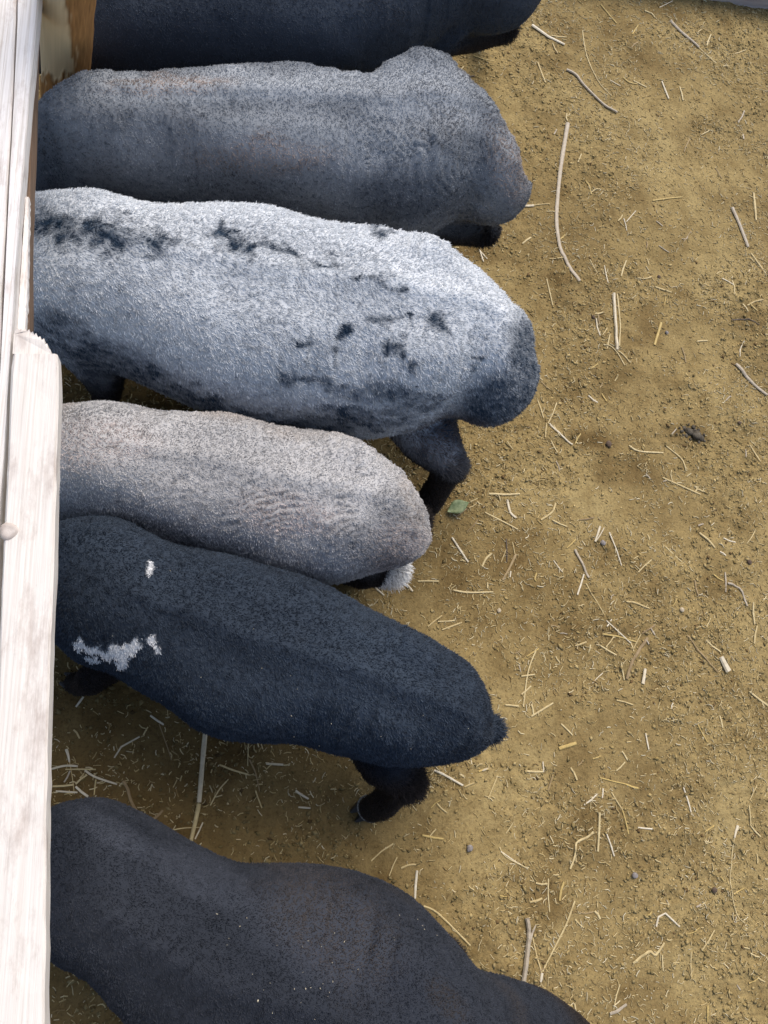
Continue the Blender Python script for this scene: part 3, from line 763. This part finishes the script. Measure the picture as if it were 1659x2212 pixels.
short = dict(length=.0046, messy=.34, lift=.42, lock=.95, radius=.0006, hairs=170000)
SHEEP = [
    dict(short, seed=1, label='charcoal black sheep at the top, next to the peeled log post', height=.60, zU=.45, zL=.36, hair=hb1, skin=s1,
         pairs=[(60, -170, 70, 160), (200, -195, 200, 168), (400, -205, 400, 175), (600, -210, 600, 172), (750, -215, 750, 165), (850, -215, 850, 148), (920, -215, 925, 112), (1000, -205, 985, 84), (1080, -170, 1070, 90), (1135, -120, 1130, 68), (1172, -70, 1168, 5)],
         bony=.4, legs=.8, hock=(1090, 74, 1062, 60, 1040, 60), hip=.84),
    dict(short, seed=2, bony=.8, flecks=(16, [(500, 240, 420, 90, 0)]), label='dark grey shorn sheep with a back painted paler as if lit, second row from the top', height=.62, zU=.50, zL=.36, hair=h2, skin=s2, folds=(930, 330, 190, -25, .0040),
         pairs=[(70, 300, 70, 440), (105, 268, 105, 450), (140, 238, 138, 455), (230, 204, 220, 468), (350, 184, 340, 476), (470, 174, 460, 480), (600, 161, 600, 492), (720, 157, 720, 508), (825, 156, 820, 522), (886, 134, 875, 530), (945, 162, 925, 520), (1010, 205, 985, 496), (1060, 256, 1038, 508), (1103, 304, 1082, 506), (1124, 348, 1112, 478), (1130, 395, 1127, 430)],
         legs=.8, hock=(1042, 512, 1000, 500, 975, 498)),
    dict(seed=3, bony=.8, length=.0078, messy=.24, lift=.28, lock=.85, radius=.0006, hairs=190000, label='white and blue-black speckled sheep with shaggy coat, widest of the row', height=.64, zU=.52, zL=.38, hair=h3, skin=s3, flow=.9,
         pairs=[(60, 418, 75, 765), (160, 424, 160, 800), (250, 432, 250, 812), (340, 441, 335, 842), (450, 438, 440, 884), (580, 446, 560, 912), (700, 468, 680, 932), (800, 474, 770, 948), (860, 498, 830, 952), (940, 542, 900, 938), (1020, 590, 970, 912), (1075, 634, 1040, 942), (1120, 676, 1096, 926), (1150, 722, 1128, 888), (1155, 768, 1141, 818)],
         legs=1.35, shank=(.13, .105, .098), hock=(972, 1010, 925, 1088, 900, 1105), fore=(230, 850, 215, 880), hip=.82),
    dict({**short, 'length': .0046}, seed=4, bony=.5, flecks=(12, [(600, 1050, 330, 90, 12)]), label='pale ash grey sheep with a white tuft at its hind leg', height=.56, zU=.46, zL=.37, hair=h4, skin=s4, folds=(660, 1060, 270, 82, .0034), white_hock=True,
         pairs=[(120, 864, 125, 1120), (230, 866, 230, 1140), (380, 878, 370, 1185), (500, 886, 490, 1212), (600, 911, 580, 1238), (700, 926, 670, 1256), (745, 938, 715, 1262), (810, 981, 770, 1250), (860, 1011, 822, 1234), (897, 1050, 865, 1222), (920, 1092, 903, 1200), (926, 1132, 920, 1165)],
         hock=(842, 1234, 800, 1230, 775, 1230)),
    dict({**short, 'length': .0058, 'messy': .32}, seed=5, bony=.65, flecks=(16, [(330, 1250, 160, 60, 20), (600, 1480, 420, 110, 22)]), label='blue-black sheep with white marks on its shoulder', height=.57, zU=.46, zL=.41, hair=h5, skin=s5, tail=True,
         pairs=[(112, 1128, 125, 1390), (200, 1112, 160, 1422), (270, 1122, 232, 1450), (370, 1168, 293, 1488), (500, 1192, 370, 1528), (610, 1224, 450, 1578), (710, 1261, 540, 1596), (800, 1303, 640, 1602), (870, 1345, 720, 1624), (958, 1400, 820, 1640), (1016, 1444, 910, 1648), (1052, 1492, 990, 1644), (1068, 1537, 1042, 1620), (1070, 1560, 1064, 1588)],
         legs=1.25, hock=(876, 1690, 822, 1740, 794, 1750, 'ring'), fore=(195, 1470, 175, 1480)),
    dict({**short, 'hairs': 240000, 'radius': .0006, 'length': .0038}, seed=6, bony=.55, flecks=(46, [(690, 2060, 130, 90, 30), (880, 2020, 60, 40, 0), (600, 2080, 160, 90, 30)]), label='plain black sheep in the bottom corner, standing alone at an angle', height=.58, zU=.43, zL=.43, hair=hb6, skin=s6,
         profile=[(0, .93, .46), (.12, 1.0, .42), (.3, .985, .38), (.5, .975, .37), (.62, 1.0, .40), (.72, .95, .5), (.80, .80, .5), (.9, .62, .40), (1, .50, .35)], hip=.62,
         pairs=[(92, 1755, 92, 2055), (160, 1734, 130, 2080), (230, 1728, 190, 2115), (310, 1761, 250, 2165), (400, 1811, 310, 2220), (520, 1871, 400, 2295), (640, 1877, 510, 2365), (760, 1886, 620, 2425), (858, 1923, 720, 2465), (936, 1980, 800, 2485), (996, 2048, 870, 2485), (1040, 2102, 930, 2465), (1110, 2125, 1010, 2440), (1180, 2155, 1090, 2420), (1290, 2215, 1200, 2390), (1380, 2290, 1330, 2370)]),
]
for sp in SHEEP: build_sheep(sp)

# ------------------------------------------------------------------ loose straws, one by one
def ground_at(p): return float(ground_h(np.array([[p.x, p.y, 0.0]]))[0])
GROUP = 'loose straws strewn over the pen floor'
PLACES = [((1150, 70), 'by the rump of the topmost sheep'), ((1380, 100), 'in the upper part of the open floor'), ((1560, 80), 'near the grey board at the far edge'),
          ((1150, 450), 'behind the dark grey sheep'), ((1190, 640), 'behind the speckled sheep'), ((1190, 900), 'behind the speckled sheep'), ((1340, 690), 'near the split pale stalk'),
          ((1480, 950), 'around the dark dung clump'), ((1090, 1120), 'behind the ash grey sheep, near the green leaf'), ((900, 1270), 'between the ash grey and the blue-black sheep'), ((1150, 1480), 'behind the tail of the blue-black sheep'),
          ((980, 1690), 'near the hind hoof of the blue-black sheep'), ((500, 1680), 'in the shade between the two black sheep'), ((150, 1690), 'in the small heap beside the front board'),
          ((880, 1880), 'above the hip of the black corner sheep'), ((1150, 2030), 'by the thick grey stalk behind the corner sheep'), ((1330, 1360), 'in the middle of the open floor'),
          ((1570, 1300), 'around the curled grey stem'), ((1500, 700), 'on the open floor past the split stalk'), ((1300, 1780), 'beside the kinked straw on the lower floor'), ((1450, 2060), 'near the bent white straw'), ((1580, 1900), 'beside the thin grass stem with a white head')]
WORD = {'straw': 'tan', 'white': 'bleached white', 'yellow': 'yellow', 'grey': 'weathered grey', 'brown': 'brown', 'dark': 'dark'}
def straw(colour, wpx, pts, label=None, name='straw', cat='straw', curve=True, flat=.45, taper=.8, lift=-.0006):
    u0, v0 = pts[0]; W = [at(u, v, .006) for u, v in pts]
    A = catmull([(p.x, p.y) for p in W], 4) if (curve and len(pts) > 2) else np.array([(p.x, p.y) for p in W])
    if len(A) == 2: A = np.array([A[0], A[0]*.5+A[1]*.5+RNG.normal(0, .0012, 2), A[1]])
    r = .41*wpx*px_size(*pts[len(pts)//2]); r = max(r, .0010)
    k = len(A); path = []
    g = [ground_at(Vector((a[0], a[1], 0))) for a in A]; gs = max(g)*.6+min(g)*.4
    for i, a in enumerate(A): path.append(Vector((a[0], a[1], max(g[i], gs-.002)+r*flat*.8+.002+lift)))
    rad = [r*(1-(1-taper)*i/(k-1))*random.uniform(.9, 1.08) for i in range(k)]
    if name == 'straw' and r > .002 and taper < .9: rad[0] *= .8
    cen = sum(path, Vector())/k
    V, F = tube([p-cen for p in path], rad, 6, flat)
    if not label:
        um, vm = sum(p[0] for p in pts)/len(pts), sum(p[1] for p in pts)/len(pts)
        Lg = sum(math.dist(pts[i], pts[i+1]) for i in range(len(pts)-1))
        place = min(PLACES, key=lambda q: math.dist(q[0], (um, vm)))[1]
        shape = 'bent' if len(pts) > 2 else 'straight'
        size = 'short' if Lg < 38 else ('long' if Lg > 80 else 'medium-length')
        label = f"{size} {shape} {WORD[colour]} straw {place}"
    o = link(name, make_mesh(name, np.array(V), F, False), M_straw[colour], label=label, cat=cat, group=GROUP)
    o.location = cen; return o

S_ = straw
S_('grey', 8, [(1225, 148), (1245, 160), (1263, 183), (1305, 225), (1334, 241)], 'curved grey-brown stalk with a knobbly upper end, below the topmost straws', 'stalk', 'stalk', flat=.7)
S_('grey', 11, [(1228, 263), (1213, 355), (1206, 420), (1203, 473), (1208, 520), (1219, 553), (1252, 607)], 'longest flat grey leaf stalk, standing parallel to the rumps of the dark grey sheep', 'stalk', 'stalk', flat=.35)
S_('white', 9, [(1151, 50), (1186, 77), (1221, 93)], 'pale forked stalk touching the rump of the topmost sheep', 'stalk', 'stalk', curve=False)
S_('grey', 9, [(1450, 41), (1473, 65), (1512, 98)], 'bent pale stalk near the far board, thick at one end', 'stalk', 'stalk')
S_('straw', 3, [(1260, 62), (1269, 118), (1293, 172), (1322, 204)], 'long hair-thin curved straw crossing the curved grey-brown stalk')
S_('grey', 10, [(1583, 447), (1603, 491), (1618, 532)], 'purplish grey twig standing apart below the far corner', 'stalk', 'stalk')
S_('white', 9, [(1328, 631), (1331, 690), (1335, 753)], 'thick split cream stalk, the largest one level with the speckled sheep', 'stalk', 'stalk', flat=.7, taper=.95)
S_('straw', 4, [(1336, 631), (1342, 700), (1340, 745)]); S_('straw', 4, [(1335, 753), (1350, 765), (1366, 780)]); S_('straw', 3, [(1306, 741), (1330, 752), (1352, 786)])
S_('yellow', 7, [(1433, 692), (1418, 741)], 'stubby bright yellow straw beside the dark stone', taper=.9)
S_('grey', 10, [(1595, 782), (1625, 818), (1662, 850)], 'purplish grey stick running out at the edge past the dung clump', 'stalk', 'stalk')
S_('white', 6, [(1189, 912), (1216, 939), (1239, 958)], 'whitish jointed straw just behind the rump of the speckled sheep')
S_('straw', 5, [(1363, 959), (1384, 971), (1438, 974)], 'hook-shaped pale straw beside the dung clump')
S_('straw', 4, [(1445, 959), (1476, 985), (1488, 1013)]); S_('straw', 5, [(1436, 1028), (1519, 1065)], 'long straight straw lying under the dung clump')
S_('white', 8, [(1299, 1135), (1288, 1168)], 'fan of white split straw, widest blade', taper=.5); S_('white', 4, [(1308, 1138), (1290, 1168)], taper=.5)
S_('grey', 7, [(1245, 1185), (1264, 1224), (1274, 1247)], 'withered leafy stem joining two thin straws on the open floor', 'stalk', 'stalk')
S_('white', 5, [(1264, 1239), (1249, 1284)]); S_('straw', 3, [(1268, 1259), (1285, 1290), (1307, 1328)])
S_('white', 4, [(1311, 1340), (1365, 1388)], 'thin white straw crossing a shorter one like an X'); S_('white', 4, [(1323, 1337), (1312, 1353)])
S_('yellow', 5, [(1303, 1369), (1340, 1375), (1377, 1386)], 'yellow straw lying under the crossed white pair')
S_('brown', 8, [(1402, 1377), (1369, 1425), (1357, 1466)], 'brown curled grass blade pointing at the white chip', 'stalk', 'stalk', flat=.4, taper=1.0)
S_('white', 8, [(1396, 1444), (1390, 1477)], 'small wedge-shaped white straw chip', taper=1.1, flat=.4)
S_('white', 14, [(1557, 1419), (1574, 1450)], 'broad chunky white straw chip, widest piece on the floor', taper=1.15, flat=.5)
S_('grey', 6, [(1574, 1259), (1590, 1264), (1605, 1278), (1615, 1309)], 'curled grey stem like a question mark', 'stalk', 'stalk'); S_('grey', 5, [(1570, 1235), (1570, 1278)])
S_('straw', 4, [(1160, 1404), (1144, 1448), (1133, 1526)], 'long thin straw upright behind the tail of the blue-black sheep'); S_('straw', 5, [(1129, 1460), (1158, 1456)]); S_('straw', 5, [(1129, 1499), (1150, 1481)])
S_('yellow', 9, [(1210, 1617), (1228, 1611), (1247, 1605)], 'flat yellow straw strip, level with the blue-black hind hoof', taper=.9, flat=.4)
S_('grey', 12, [(1140, 1984), (1144, 2008), (1143, 2040), (1131, 2127)], 'thick grey stalk touching the rump of the black corner sheep', 'stalk', 'stalk', flat=.8, taper=1.1)
S_('grey', 6, [(1159, 1999), (1147, 2041)]); S_('straw', 4, [(1154, 2027), (1162, 2065), (1172, 2103)])
S_('straw', 5, [(1245, 1947), (1230, 1990), (1216, 2020), (1174, 2100)], 'long arched straw meeting a knot beside the thick grey stalk'); S_('white', 8, [(1173, 2103), (1170, 2123)])
S_('straw', 6, [(1285, 1796), (1271, 1809), (1247, 1822), (1245, 1850), (1235, 1878)], 'kinked zigzag straw on the lower floor')
S_('white', 8, [(1599, 1784), (1590, 1810)], 'white feathery grass head on a thin stem', 'grass_head', 'grass head', taper=.5); S_('straw', 3, [(1590, 1808), (1586, 1860), (1583, 1906), (1597, 1975), (1616, 1997)], 'very thin curved grass stem below a white head')
S_('white', 6, [(1422, 2003), (1426, 1982), (1441, 1974), (1472, 2003)], 'white straw bent like a roof, low on the open floor', curve=False)
S_('straw', 7, [(1374, 2084), (1407, 2058), (1422, 2065), (1441, 2039)], 'S-shaped straw under the roof-shaped white one')
S_('grey', 8, [(1322, 2193), (1340, 2185), (1358, 2172)], 'grey torn straw strip at the bottom of the floor', flat=.4)
reed = S_('white', 13, [(445, 1572), (440, 1620), (433, 1700), (430, 1733)], 'thick cream reed between the blue-black sheep and the black corner sheep', 'reed', 'reed', taper=.95, flat=.85, lift=.004)
S_('straw', 12, [(430, 1736), (423, 1770), (411, 1822)], 'lower length of the broken cream reed, past its joint', 'reed', 'reed', taper=.9, flat=.85, lift=.003)
S_('brown', 8, [(265, 1687), (275, 1705), (283, 1733), (305, 1766), (331, 1769), (351, 1751)], 'brown curled root by the shoulder of the black corner sheep', 'root', 'root')
S_('white', 9, [(142, 1618), (149, 1646)], 'dry seed head standing out of the small heap by the board', 'seed_head', 'seed head', taper=.5); S_('straw', 2, [(149, 1646), (155, 1680), (159, 1716)])
S_('white', 6, [(110, 1661), (140, 1654), (167, 1655)]); S_('white', 6, [(182, 1664), (206, 1679), (252, 1694)]); S_('straw', 6, [(112, 1699), (158, 1695)]); S_('straw', 6, [(162, 1694), (187, 1674)])
S_('white', 7, [(162, 1699), (189, 1721)]); S_('white', 5, [(119, 1709), (166, 1712)]); S_('straw', 4, [(206, 1684), (202, 1718)]); S_('straw', 4, [(206, 1662), (140, 1662)]); S_('grey', 5, [(150, 1665), (137, 1690)])
S_('white', 5, [(301, 1591), (261, 1613), (246, 1637)], 'bent white straw in the shade below the belly of the blue-black sheep', curve=False); S_('white', 6, [(324, 1545), (353, 1565)])
S_('straw', 4, [(309, 1588), (319, 1570)]); S_('white', 6, [(180, 1505), (164, 1527)], 'stubby pale straw by the front hoof of the blue-black sheep'); S_('straw', 5, [(158, 1576), (171, 1595)]); S_('brown', 3, [(343, 1563), (364, 1622), (370, 1642)])
S_('straw', 5, [(474, 1652), (505, 1664), (539, 1674)]); S_('straw', 4, [(489, 1688), (472, 1708), (454, 1740)]); S_('brown', 4, [(539, 1641), (552, 1670), (561, 1710)]); S_('straw', 4, [(552, 1708), (566, 1746)])
S_('white', 5, [(438, 1777), (421, 1813)]); S_('straw', 3, [(375, 1793), (400, 1789), (434, 1788)]); S_('white', 6, [(575, 1650), (612, 1652)]); S_('straw', 3, [(537, 1604), (535, 1655)])
S_('white', 6, [(639, 1708), (667, 1726)]); S_('white', 5, [(645, 1744), (671, 1746)]); S_('white', 6, [(939, 1664), (963, 1675), (1002, 1697)], 'curved white straw behind the shaggy hock of the blue-black sheep')
S_('straw', 4, [(1077, 1675), (1057, 1725)]); S_('white', 6, [(1038, 1666), (1057, 1660)]); S_('straw', 3, [(1081, 1830), (1095, 1852), (1143, 1877)]); S_('white', 7, [(902, 1881), (898, 1942)], 'short white stalk standing over the hip of the corner sheep', 'stalk', 'stalk')
S_('straw', 5, [(916, 1958), (949, 1975), (1018, 2044)], 'thin straw along the hip edge of the black corner sheep'); S_('yellow', 6, [(914, 1805), (938, 1810), (960, 1813)]); S_('straw', 3, [(859, 1852), (841, 1893)]); S_('straw', 4, [(851, 1823), (802, 1860)]); S_('straw', 5, [(867, 1876), (884, 1869), (900, 1868)])
S_('white', 6, [(978, 1159), (1014, 1212)], 'clean white straw slanting behind the ash grey sheep'); S_('white', 5, [(799, 1256), (831, 1285)]); S_('straw', 4, [(810, 1256), (845, 1269)]); S_('straw', 5, [(904, 1254), (950, 1254)]); S_('white', 6, [(880, 1260), (893, 1276)])
S_('straw', 6, [(1057, 1065), (1090, 1066), (1125, 1065)]); S_('white', 7, [(1098, 1078), (1104, 1105), (1117, 1117)], 'curved white straw right of the green leaf'); S_('straw', 6, [(1203, 1084), (1195, 1104), (1171, 1121)]); S_('straw', 4, [(1048, 1106), (1121, 1142)])
S_('dark', 4, [(1096, 1162), (1098, 1212)], 'thin dark twig upright behind the ash grey sheep', 'twig', 'twig'); S_('brown', 7, [(1117, 1195), (1103, 1225), (1088, 1251)], 'forked brown twig under the thin dark one', 'twig', 'twig')
S_('straw', 6, [(1065, 1193), (1052, 1205), (1044, 1222)]); S_('straw', 5, [(981, 1273), (1013, 1278), (1068, 1277)]); S_('straw', 5, [(957, 1359), (1000, 1343)]); S_('straw', 4, [(926, 1352), (957, 1328)]); S_('straw', 4, [(948, 1341), (985, 1339)]); S_('white', 6, [(978, 969), (992, 991)])
S_('straw', 5, [(965, 528), (993, 531)]); S_('white', 4, [(1036, 535), (1054, 556)]); S_('white', 4, [(1038, 537), (1046, 562)]); S_('straw', 5, [(1129, 525), (1148, 511)]); S_('white', 8, [(1133, 442), (1154, 442)], 'flat white chip touching the rump of the dark grey sheep', flat=.4); S_('straw', 3, [(1154, 441), (1189, 438)])
for a in ((4, 1163, 130, 1179, 177), (4, 1192, 74, 1225, 77), (3, 1512, 98, 1550, 133), (4, 1529, 95, 1538, 71), (4, 1299, 6, 1334, 47), (4, 1370, 172, 1399, 185), (5, 1432, 172, 1447, 210), (6, 1630, 414, 1636, 473),
          (4, 1411, 432, 1476, 423), (3, 1024, 117, 1068, 129), (3, 991, 154, 1003, 139), (4, 1418, 615, 1454, 628), (4, 1286, 676, 1305, 672), (4, 1289, 686, 1299, 722), (3, 1308, 570, 1315, 609), (4, 1355, 560, 1344, 594),
          (3, 1181, 602, 1195, 658), (4, 1607, 654, 1619, 670), (4, 1621, 652, 1638, 670), (3, 1164, 861, 1176, 900), (3, 1205, 867, 1186, 912), (5, 1624, 545, 1656, 589), (4, 1274, 851, 1294, 867), (4, 1626, 958, 1647, 994),
          (3, 1319, 1148, 1346, 1220), (5, 1245, 1394, 1268, 1386), (4, 1299, 1394, 1332, 1415), (4, 1344, 1431, 1352, 1468), (4, 1526, 1382, 1557, 1408), (6, 1516, 1148, 1549, 1181), (4, 1567, 1160, 1594, 1169), (3, 1441, 1179, 1501, 1233),
          (3, 1381, 1235, 1410, 1208), (5, 1627, 1301, 1632, 1348), (5, 1638, 1351, 1632, 1390), (5, 1094, 1522, 1123, 1525), (4, 1150, 1520, 1155, 1545), (5, 1150, 1547, 1197, 1518), (4, 1398, 1584, 1404, 1619), (4, 1559, 1545, 1565, 1572),
          (3, 1508, 1564, 1530, 1603), (6, 1621, 1493, 1662, 1524), (4, 1214, 1563, 1239, 1588), (5, 1140, 1666, 1175, 1667), (4, 1175, 1645, 1177, 1668), (6, 1036, 1667, 1057, 1661), (5, 1235, 1658, 1249, 1685), (4, 1346, 1622, 1358, 1642),
          (4, 1353, 1646, 1334, 1665), (4, 1292, 1715, 1264, 1739), (6, 1297, 1755, 1294, 1840), (5, 1355, 1694, 1382, 1703), (3, 1299, 1680, 1355, 1694), (4, 1348, 1750, 1361, 1802), (3, 1323, 1711, 1348, 1750), (4, 1313, 1802, 1330, 1850),
          (4, 1381, 1788, 1412, 1791), (4, 1479, 1701, 1497, 1760), (4, 1621, 1739, 1625, 1784), (4, 1625, 1784, 1649, 1808), (5, 1161, 1909, 1185, 1910), (6, 1147, 1950, 1174, 1942), (7, 1221, 1906, 1212, 1947), (4, 1436, 2065, 1438, 2100),
          (3, 1498, 2058, 1500, 2113), (4, 1549, 2011, 1521, 2055), (6, 1289, 1970, 1301, 1987), (3, 1344, 2129, 1330, 2183), (5, 1535, 2176, 1535, 2210), (3, 1188, 1899, 1190, 1971), (3, 1084, 1840, 1143, 1878), (4, 1245, 2170, 1255, 2205)):
    S_(random.choice(['straw', 'straw', 'white', 'straw', 'yellow']), a[0]+.6, [(a[1], a[2]), (a[3], a[4])])
S_('brown', 4, [(1487, 1371), (1516, 1410), (1553, 1452)], 'thin brown stem pointing to the broad white chip', 'stalk', 'stalk')
S_('dark', 5, [(947, 139), (985, 160), (1027, 159)], 'dark bent twig between the two topmost sheep', 'twig', 'twig'); S_('dark', 4, [(1583, 689), (1620, 687), (1644, 698)], 'dark bent twig at the edge, above the purplish stick', 'twig', 'twig')
S_('straw', 5, [(1355, 1299), (1373, 1301), (1406, 1313)])
# further short straws, as thick over the open floor as in the photograph
free = 0
while free < 150:
    u, v = random.uniform(880, 1655), random.uniform(0, 2205)
    edge = 1150 if v < 900 else (960 if v < 1300 else (1100 if v < 1650 else 900 + max(0, (v-1800))*.85))
    if u < edge+15: continue
    l_ = 12+26*random.random()**1.6; a_ = random.uniform(0, math.pi)
    p0, p1 = (u-math.cos(a_)*l_/2, v-math.sin(a_)*l_/2), (u+math.cos(a_)*l_/2, v+math.sin(a_)*l_/2)
    pts = [p0, p1]
    if random.random() < .25: pts = [p0, (u+random.uniform(-4, 4), v+random.uniform(-4, 4)), p1]
    S_(random.choice(['straw', 'straw', 'yellow', 'white', 'straw', 'brown', 'grey']), random.uniform(2.6, 4.6), pts); free += 1

# ------------------------------------------------------------------ other small things on the floor
M_leaf, t, b = material('green_leaf', .55, .35)
v = mapped(t, (70, 70, 70)); g = tex_noise(t, v, 1, 3); r = ramp(t, [(.35, (.09, .13, .05)), (.65, (.24, .28, .14))]); t.links.new(g.outputs[0], r.inputs[0]); t.links.new(r.outputs[0], b.inputs['Base Color'])
def leaf():
    c = at(996, 1090, .012); tip = at(966, 1106, .010); st = at(1012, 1086, .012); ax = (st-tip); L_ = ax.length; ax.normalize(); sd_ = Vector((-ax.y, ax.x, 0))
    V, F = [], []; prof = [0, .5, .85, 1, .92, .7, .35, .05]
    for i, w_ in enumerate(prof):
        f = i/(len(prof)-1); hw = .29*L_*w_
        for s_, dz in ((-1, .006), (-.5, .002), (0, 0), (.5, .002), (1, .007)):
            V.append(tip+ax*(f*L_)+sd_*(s_*hw)+Vector((0, 0, dz*w_+.004*math.sin(f*3)+.0015)))
    for i in range(len(prof)-1):
        for k in range(4): F.append((i*5+k, i*5+k+1, (i+1)*5+k+1, (i+1)*5+k))
    o = link('leaf', make_mesh('leaf', np.array(V), F), M_leaf, label='small curled green leaf beside the black hock of the speckled sheep', cat='leaf')
    so_ = o.modifiers.new('thickness', 'SOLIDIFY'); so_.thickness = .0008
    V, F = tube([at(1010, 1087, .014), at(1020, 1082, .012), at(1032, 1076, .010)], [.0012, .0011, .0009], 6)
    s2_ = link('leaf_stem', make_mesh('leaf_stem', np.array(V), F), M_straw['straw'], parent=o)
leaf()
def rock_mesh(name, c, r, seed, sq=.6):
    V, F = ellipsoid((0, 0, 0), (r, r, r*sq), None, 14, 9); V = np.array(V)
    V = V*(.45+1.1*fbm(V/r*.5+seed, 2.4, 3, seed))[:, None]; me = make_mesh(name, V+np.array(c), F); return me
M_dung, t, b = material('dark_dung', .85, .25)
v = mapped(t, (90, 90, 90)); g = tex_noise(t, v, 1, 4); r = ramp(t, [(.3, (.035, .026, .016)), (.7, (.13, .11, .08))]); t.links.new(g.outputs[0], r.inputs[0]); t.links.new(r.outputs[0], b.inputs['Base Color']); bump(t, b, g.outputs[0], .004, .8)
M_stone = {}
for nm, c0_, c1_ in (('grey', (.16, .14, .13), (.30, .27, .25)), ('pale', (.36, .29, .19), (.50, .42, .30)), ('dark', (.07, .045, .03), (.14, .10, .07))):
    M_stone[nm], t, b = material('stone_'+nm, .85, .2); v = mapped(t, (120, 120, 120)); g = tex_noise(t, v, 1, 4); r = ramp(t, [(.3, c0_), (.7, c1_)]); t.links.new(g.outputs[0], r.inputs[0]); t.links.new(r.outputs[0], b.inputs['Base Color'])
e = link('dung_clump', None, label='dark crumbled dung clump on the open floor, the biggest dark spot', cat='dung'); e.location = at(1500, 935, 0)
for k, (u, v, r_) in enumerate(((1492, 930, .014), (1507, 938, .017), (1519, 944, .010), (1481, 922, .009), (1475, 930, .006), (1500, 921, .008), (1527, 949, .005), (1486, 940, .006), (1495, 946, .005), (1512, 926, .006), (1470, 923, .004), (1514, 952, .006), (1504, 929, .009), (1524, 937, .005), (1478, 938, .005), (1465, 935, .003), (1490, 915, .004))):
    p = at(u, v, 0); p.z = ground_at(p)+r_*.25-0; o = link('dung_lump', rock_mesh('dung_lump', p-e.location, r_*.85, k+3, .6), M_dung, parent=e)
for (u, v, r_, cl, lab) in ((1443, 716, .008, 'grey', 'grey-brown stone beside the stubby yellow straw'), (1281, 686, .008, 'dark', 'dark round pellet under two crossed straws near the split stalk'), (1425, 596, .007, 'dark', 'dark brown pellet above the split pale stalk'),
                            (1600, 912, .007, 'dark', 'dark brown pellet beyond the dung clump'), (1472, 1317, .008, 'pale', 'pale tan pebble on the open middle floor'), (1619, 1214, .009, 'dark', 'dark lump in place of a shaded hole above the curled grey stem'),  # the dark lump above the curled stem stands in for a hole
                            (1369, 1890, .009, 'grey', 'small grey stone near the kinked straw'), (1544, 1923, .009, 'dark', 'dark stone beside the thin grass stem'), (1079, 1318, .008, 'pale', 'pale pebble above the rump of the blue-black sheep'),
                            (1015, 1832, .011, 'grey', 'violet-grey stone above the hip of the corner sheep'), (1303, 1172, .009, 'grey', 'flat grey crumb under the white straw fan'), (1317, 958, .012, 'dark', 'dark clod left of the hook-shaped straw')):
    p = at(u, v, 0); p.z = ground_at(p)+r_*.3
    o = link('pebble', rock_mesh('pebble', (0, 0, 0), r_*.8, int(u), .55), M_stone[cl], label=lab, cat='pebble'); o.location = p

# straws that would read alike are told apart by their order down the picture
alike = {}
for o in SC.objects:
    if o.get('group') == GROUP: alike.setdefault(o['label'], []).append(o)
ORD = ['topmost', 'second', 'third', 'fourth', 'fifth', 'sixth', 'seventh', 'eighth', 'ninth', 'tenth', 'eleventh', 'twelfth']
for lab, os_ in alike.items():
    if len(os_) < 2: continue
    pv = picture(np.array([o.location[:] for o in os_]))[:, 1]
    for k, j in enumerate(np.argsort(pv)):
        os_[j]['label'] = f"{lab}, {ORD[min(k, 11)]}" + ('' if k == 0 else ' down')
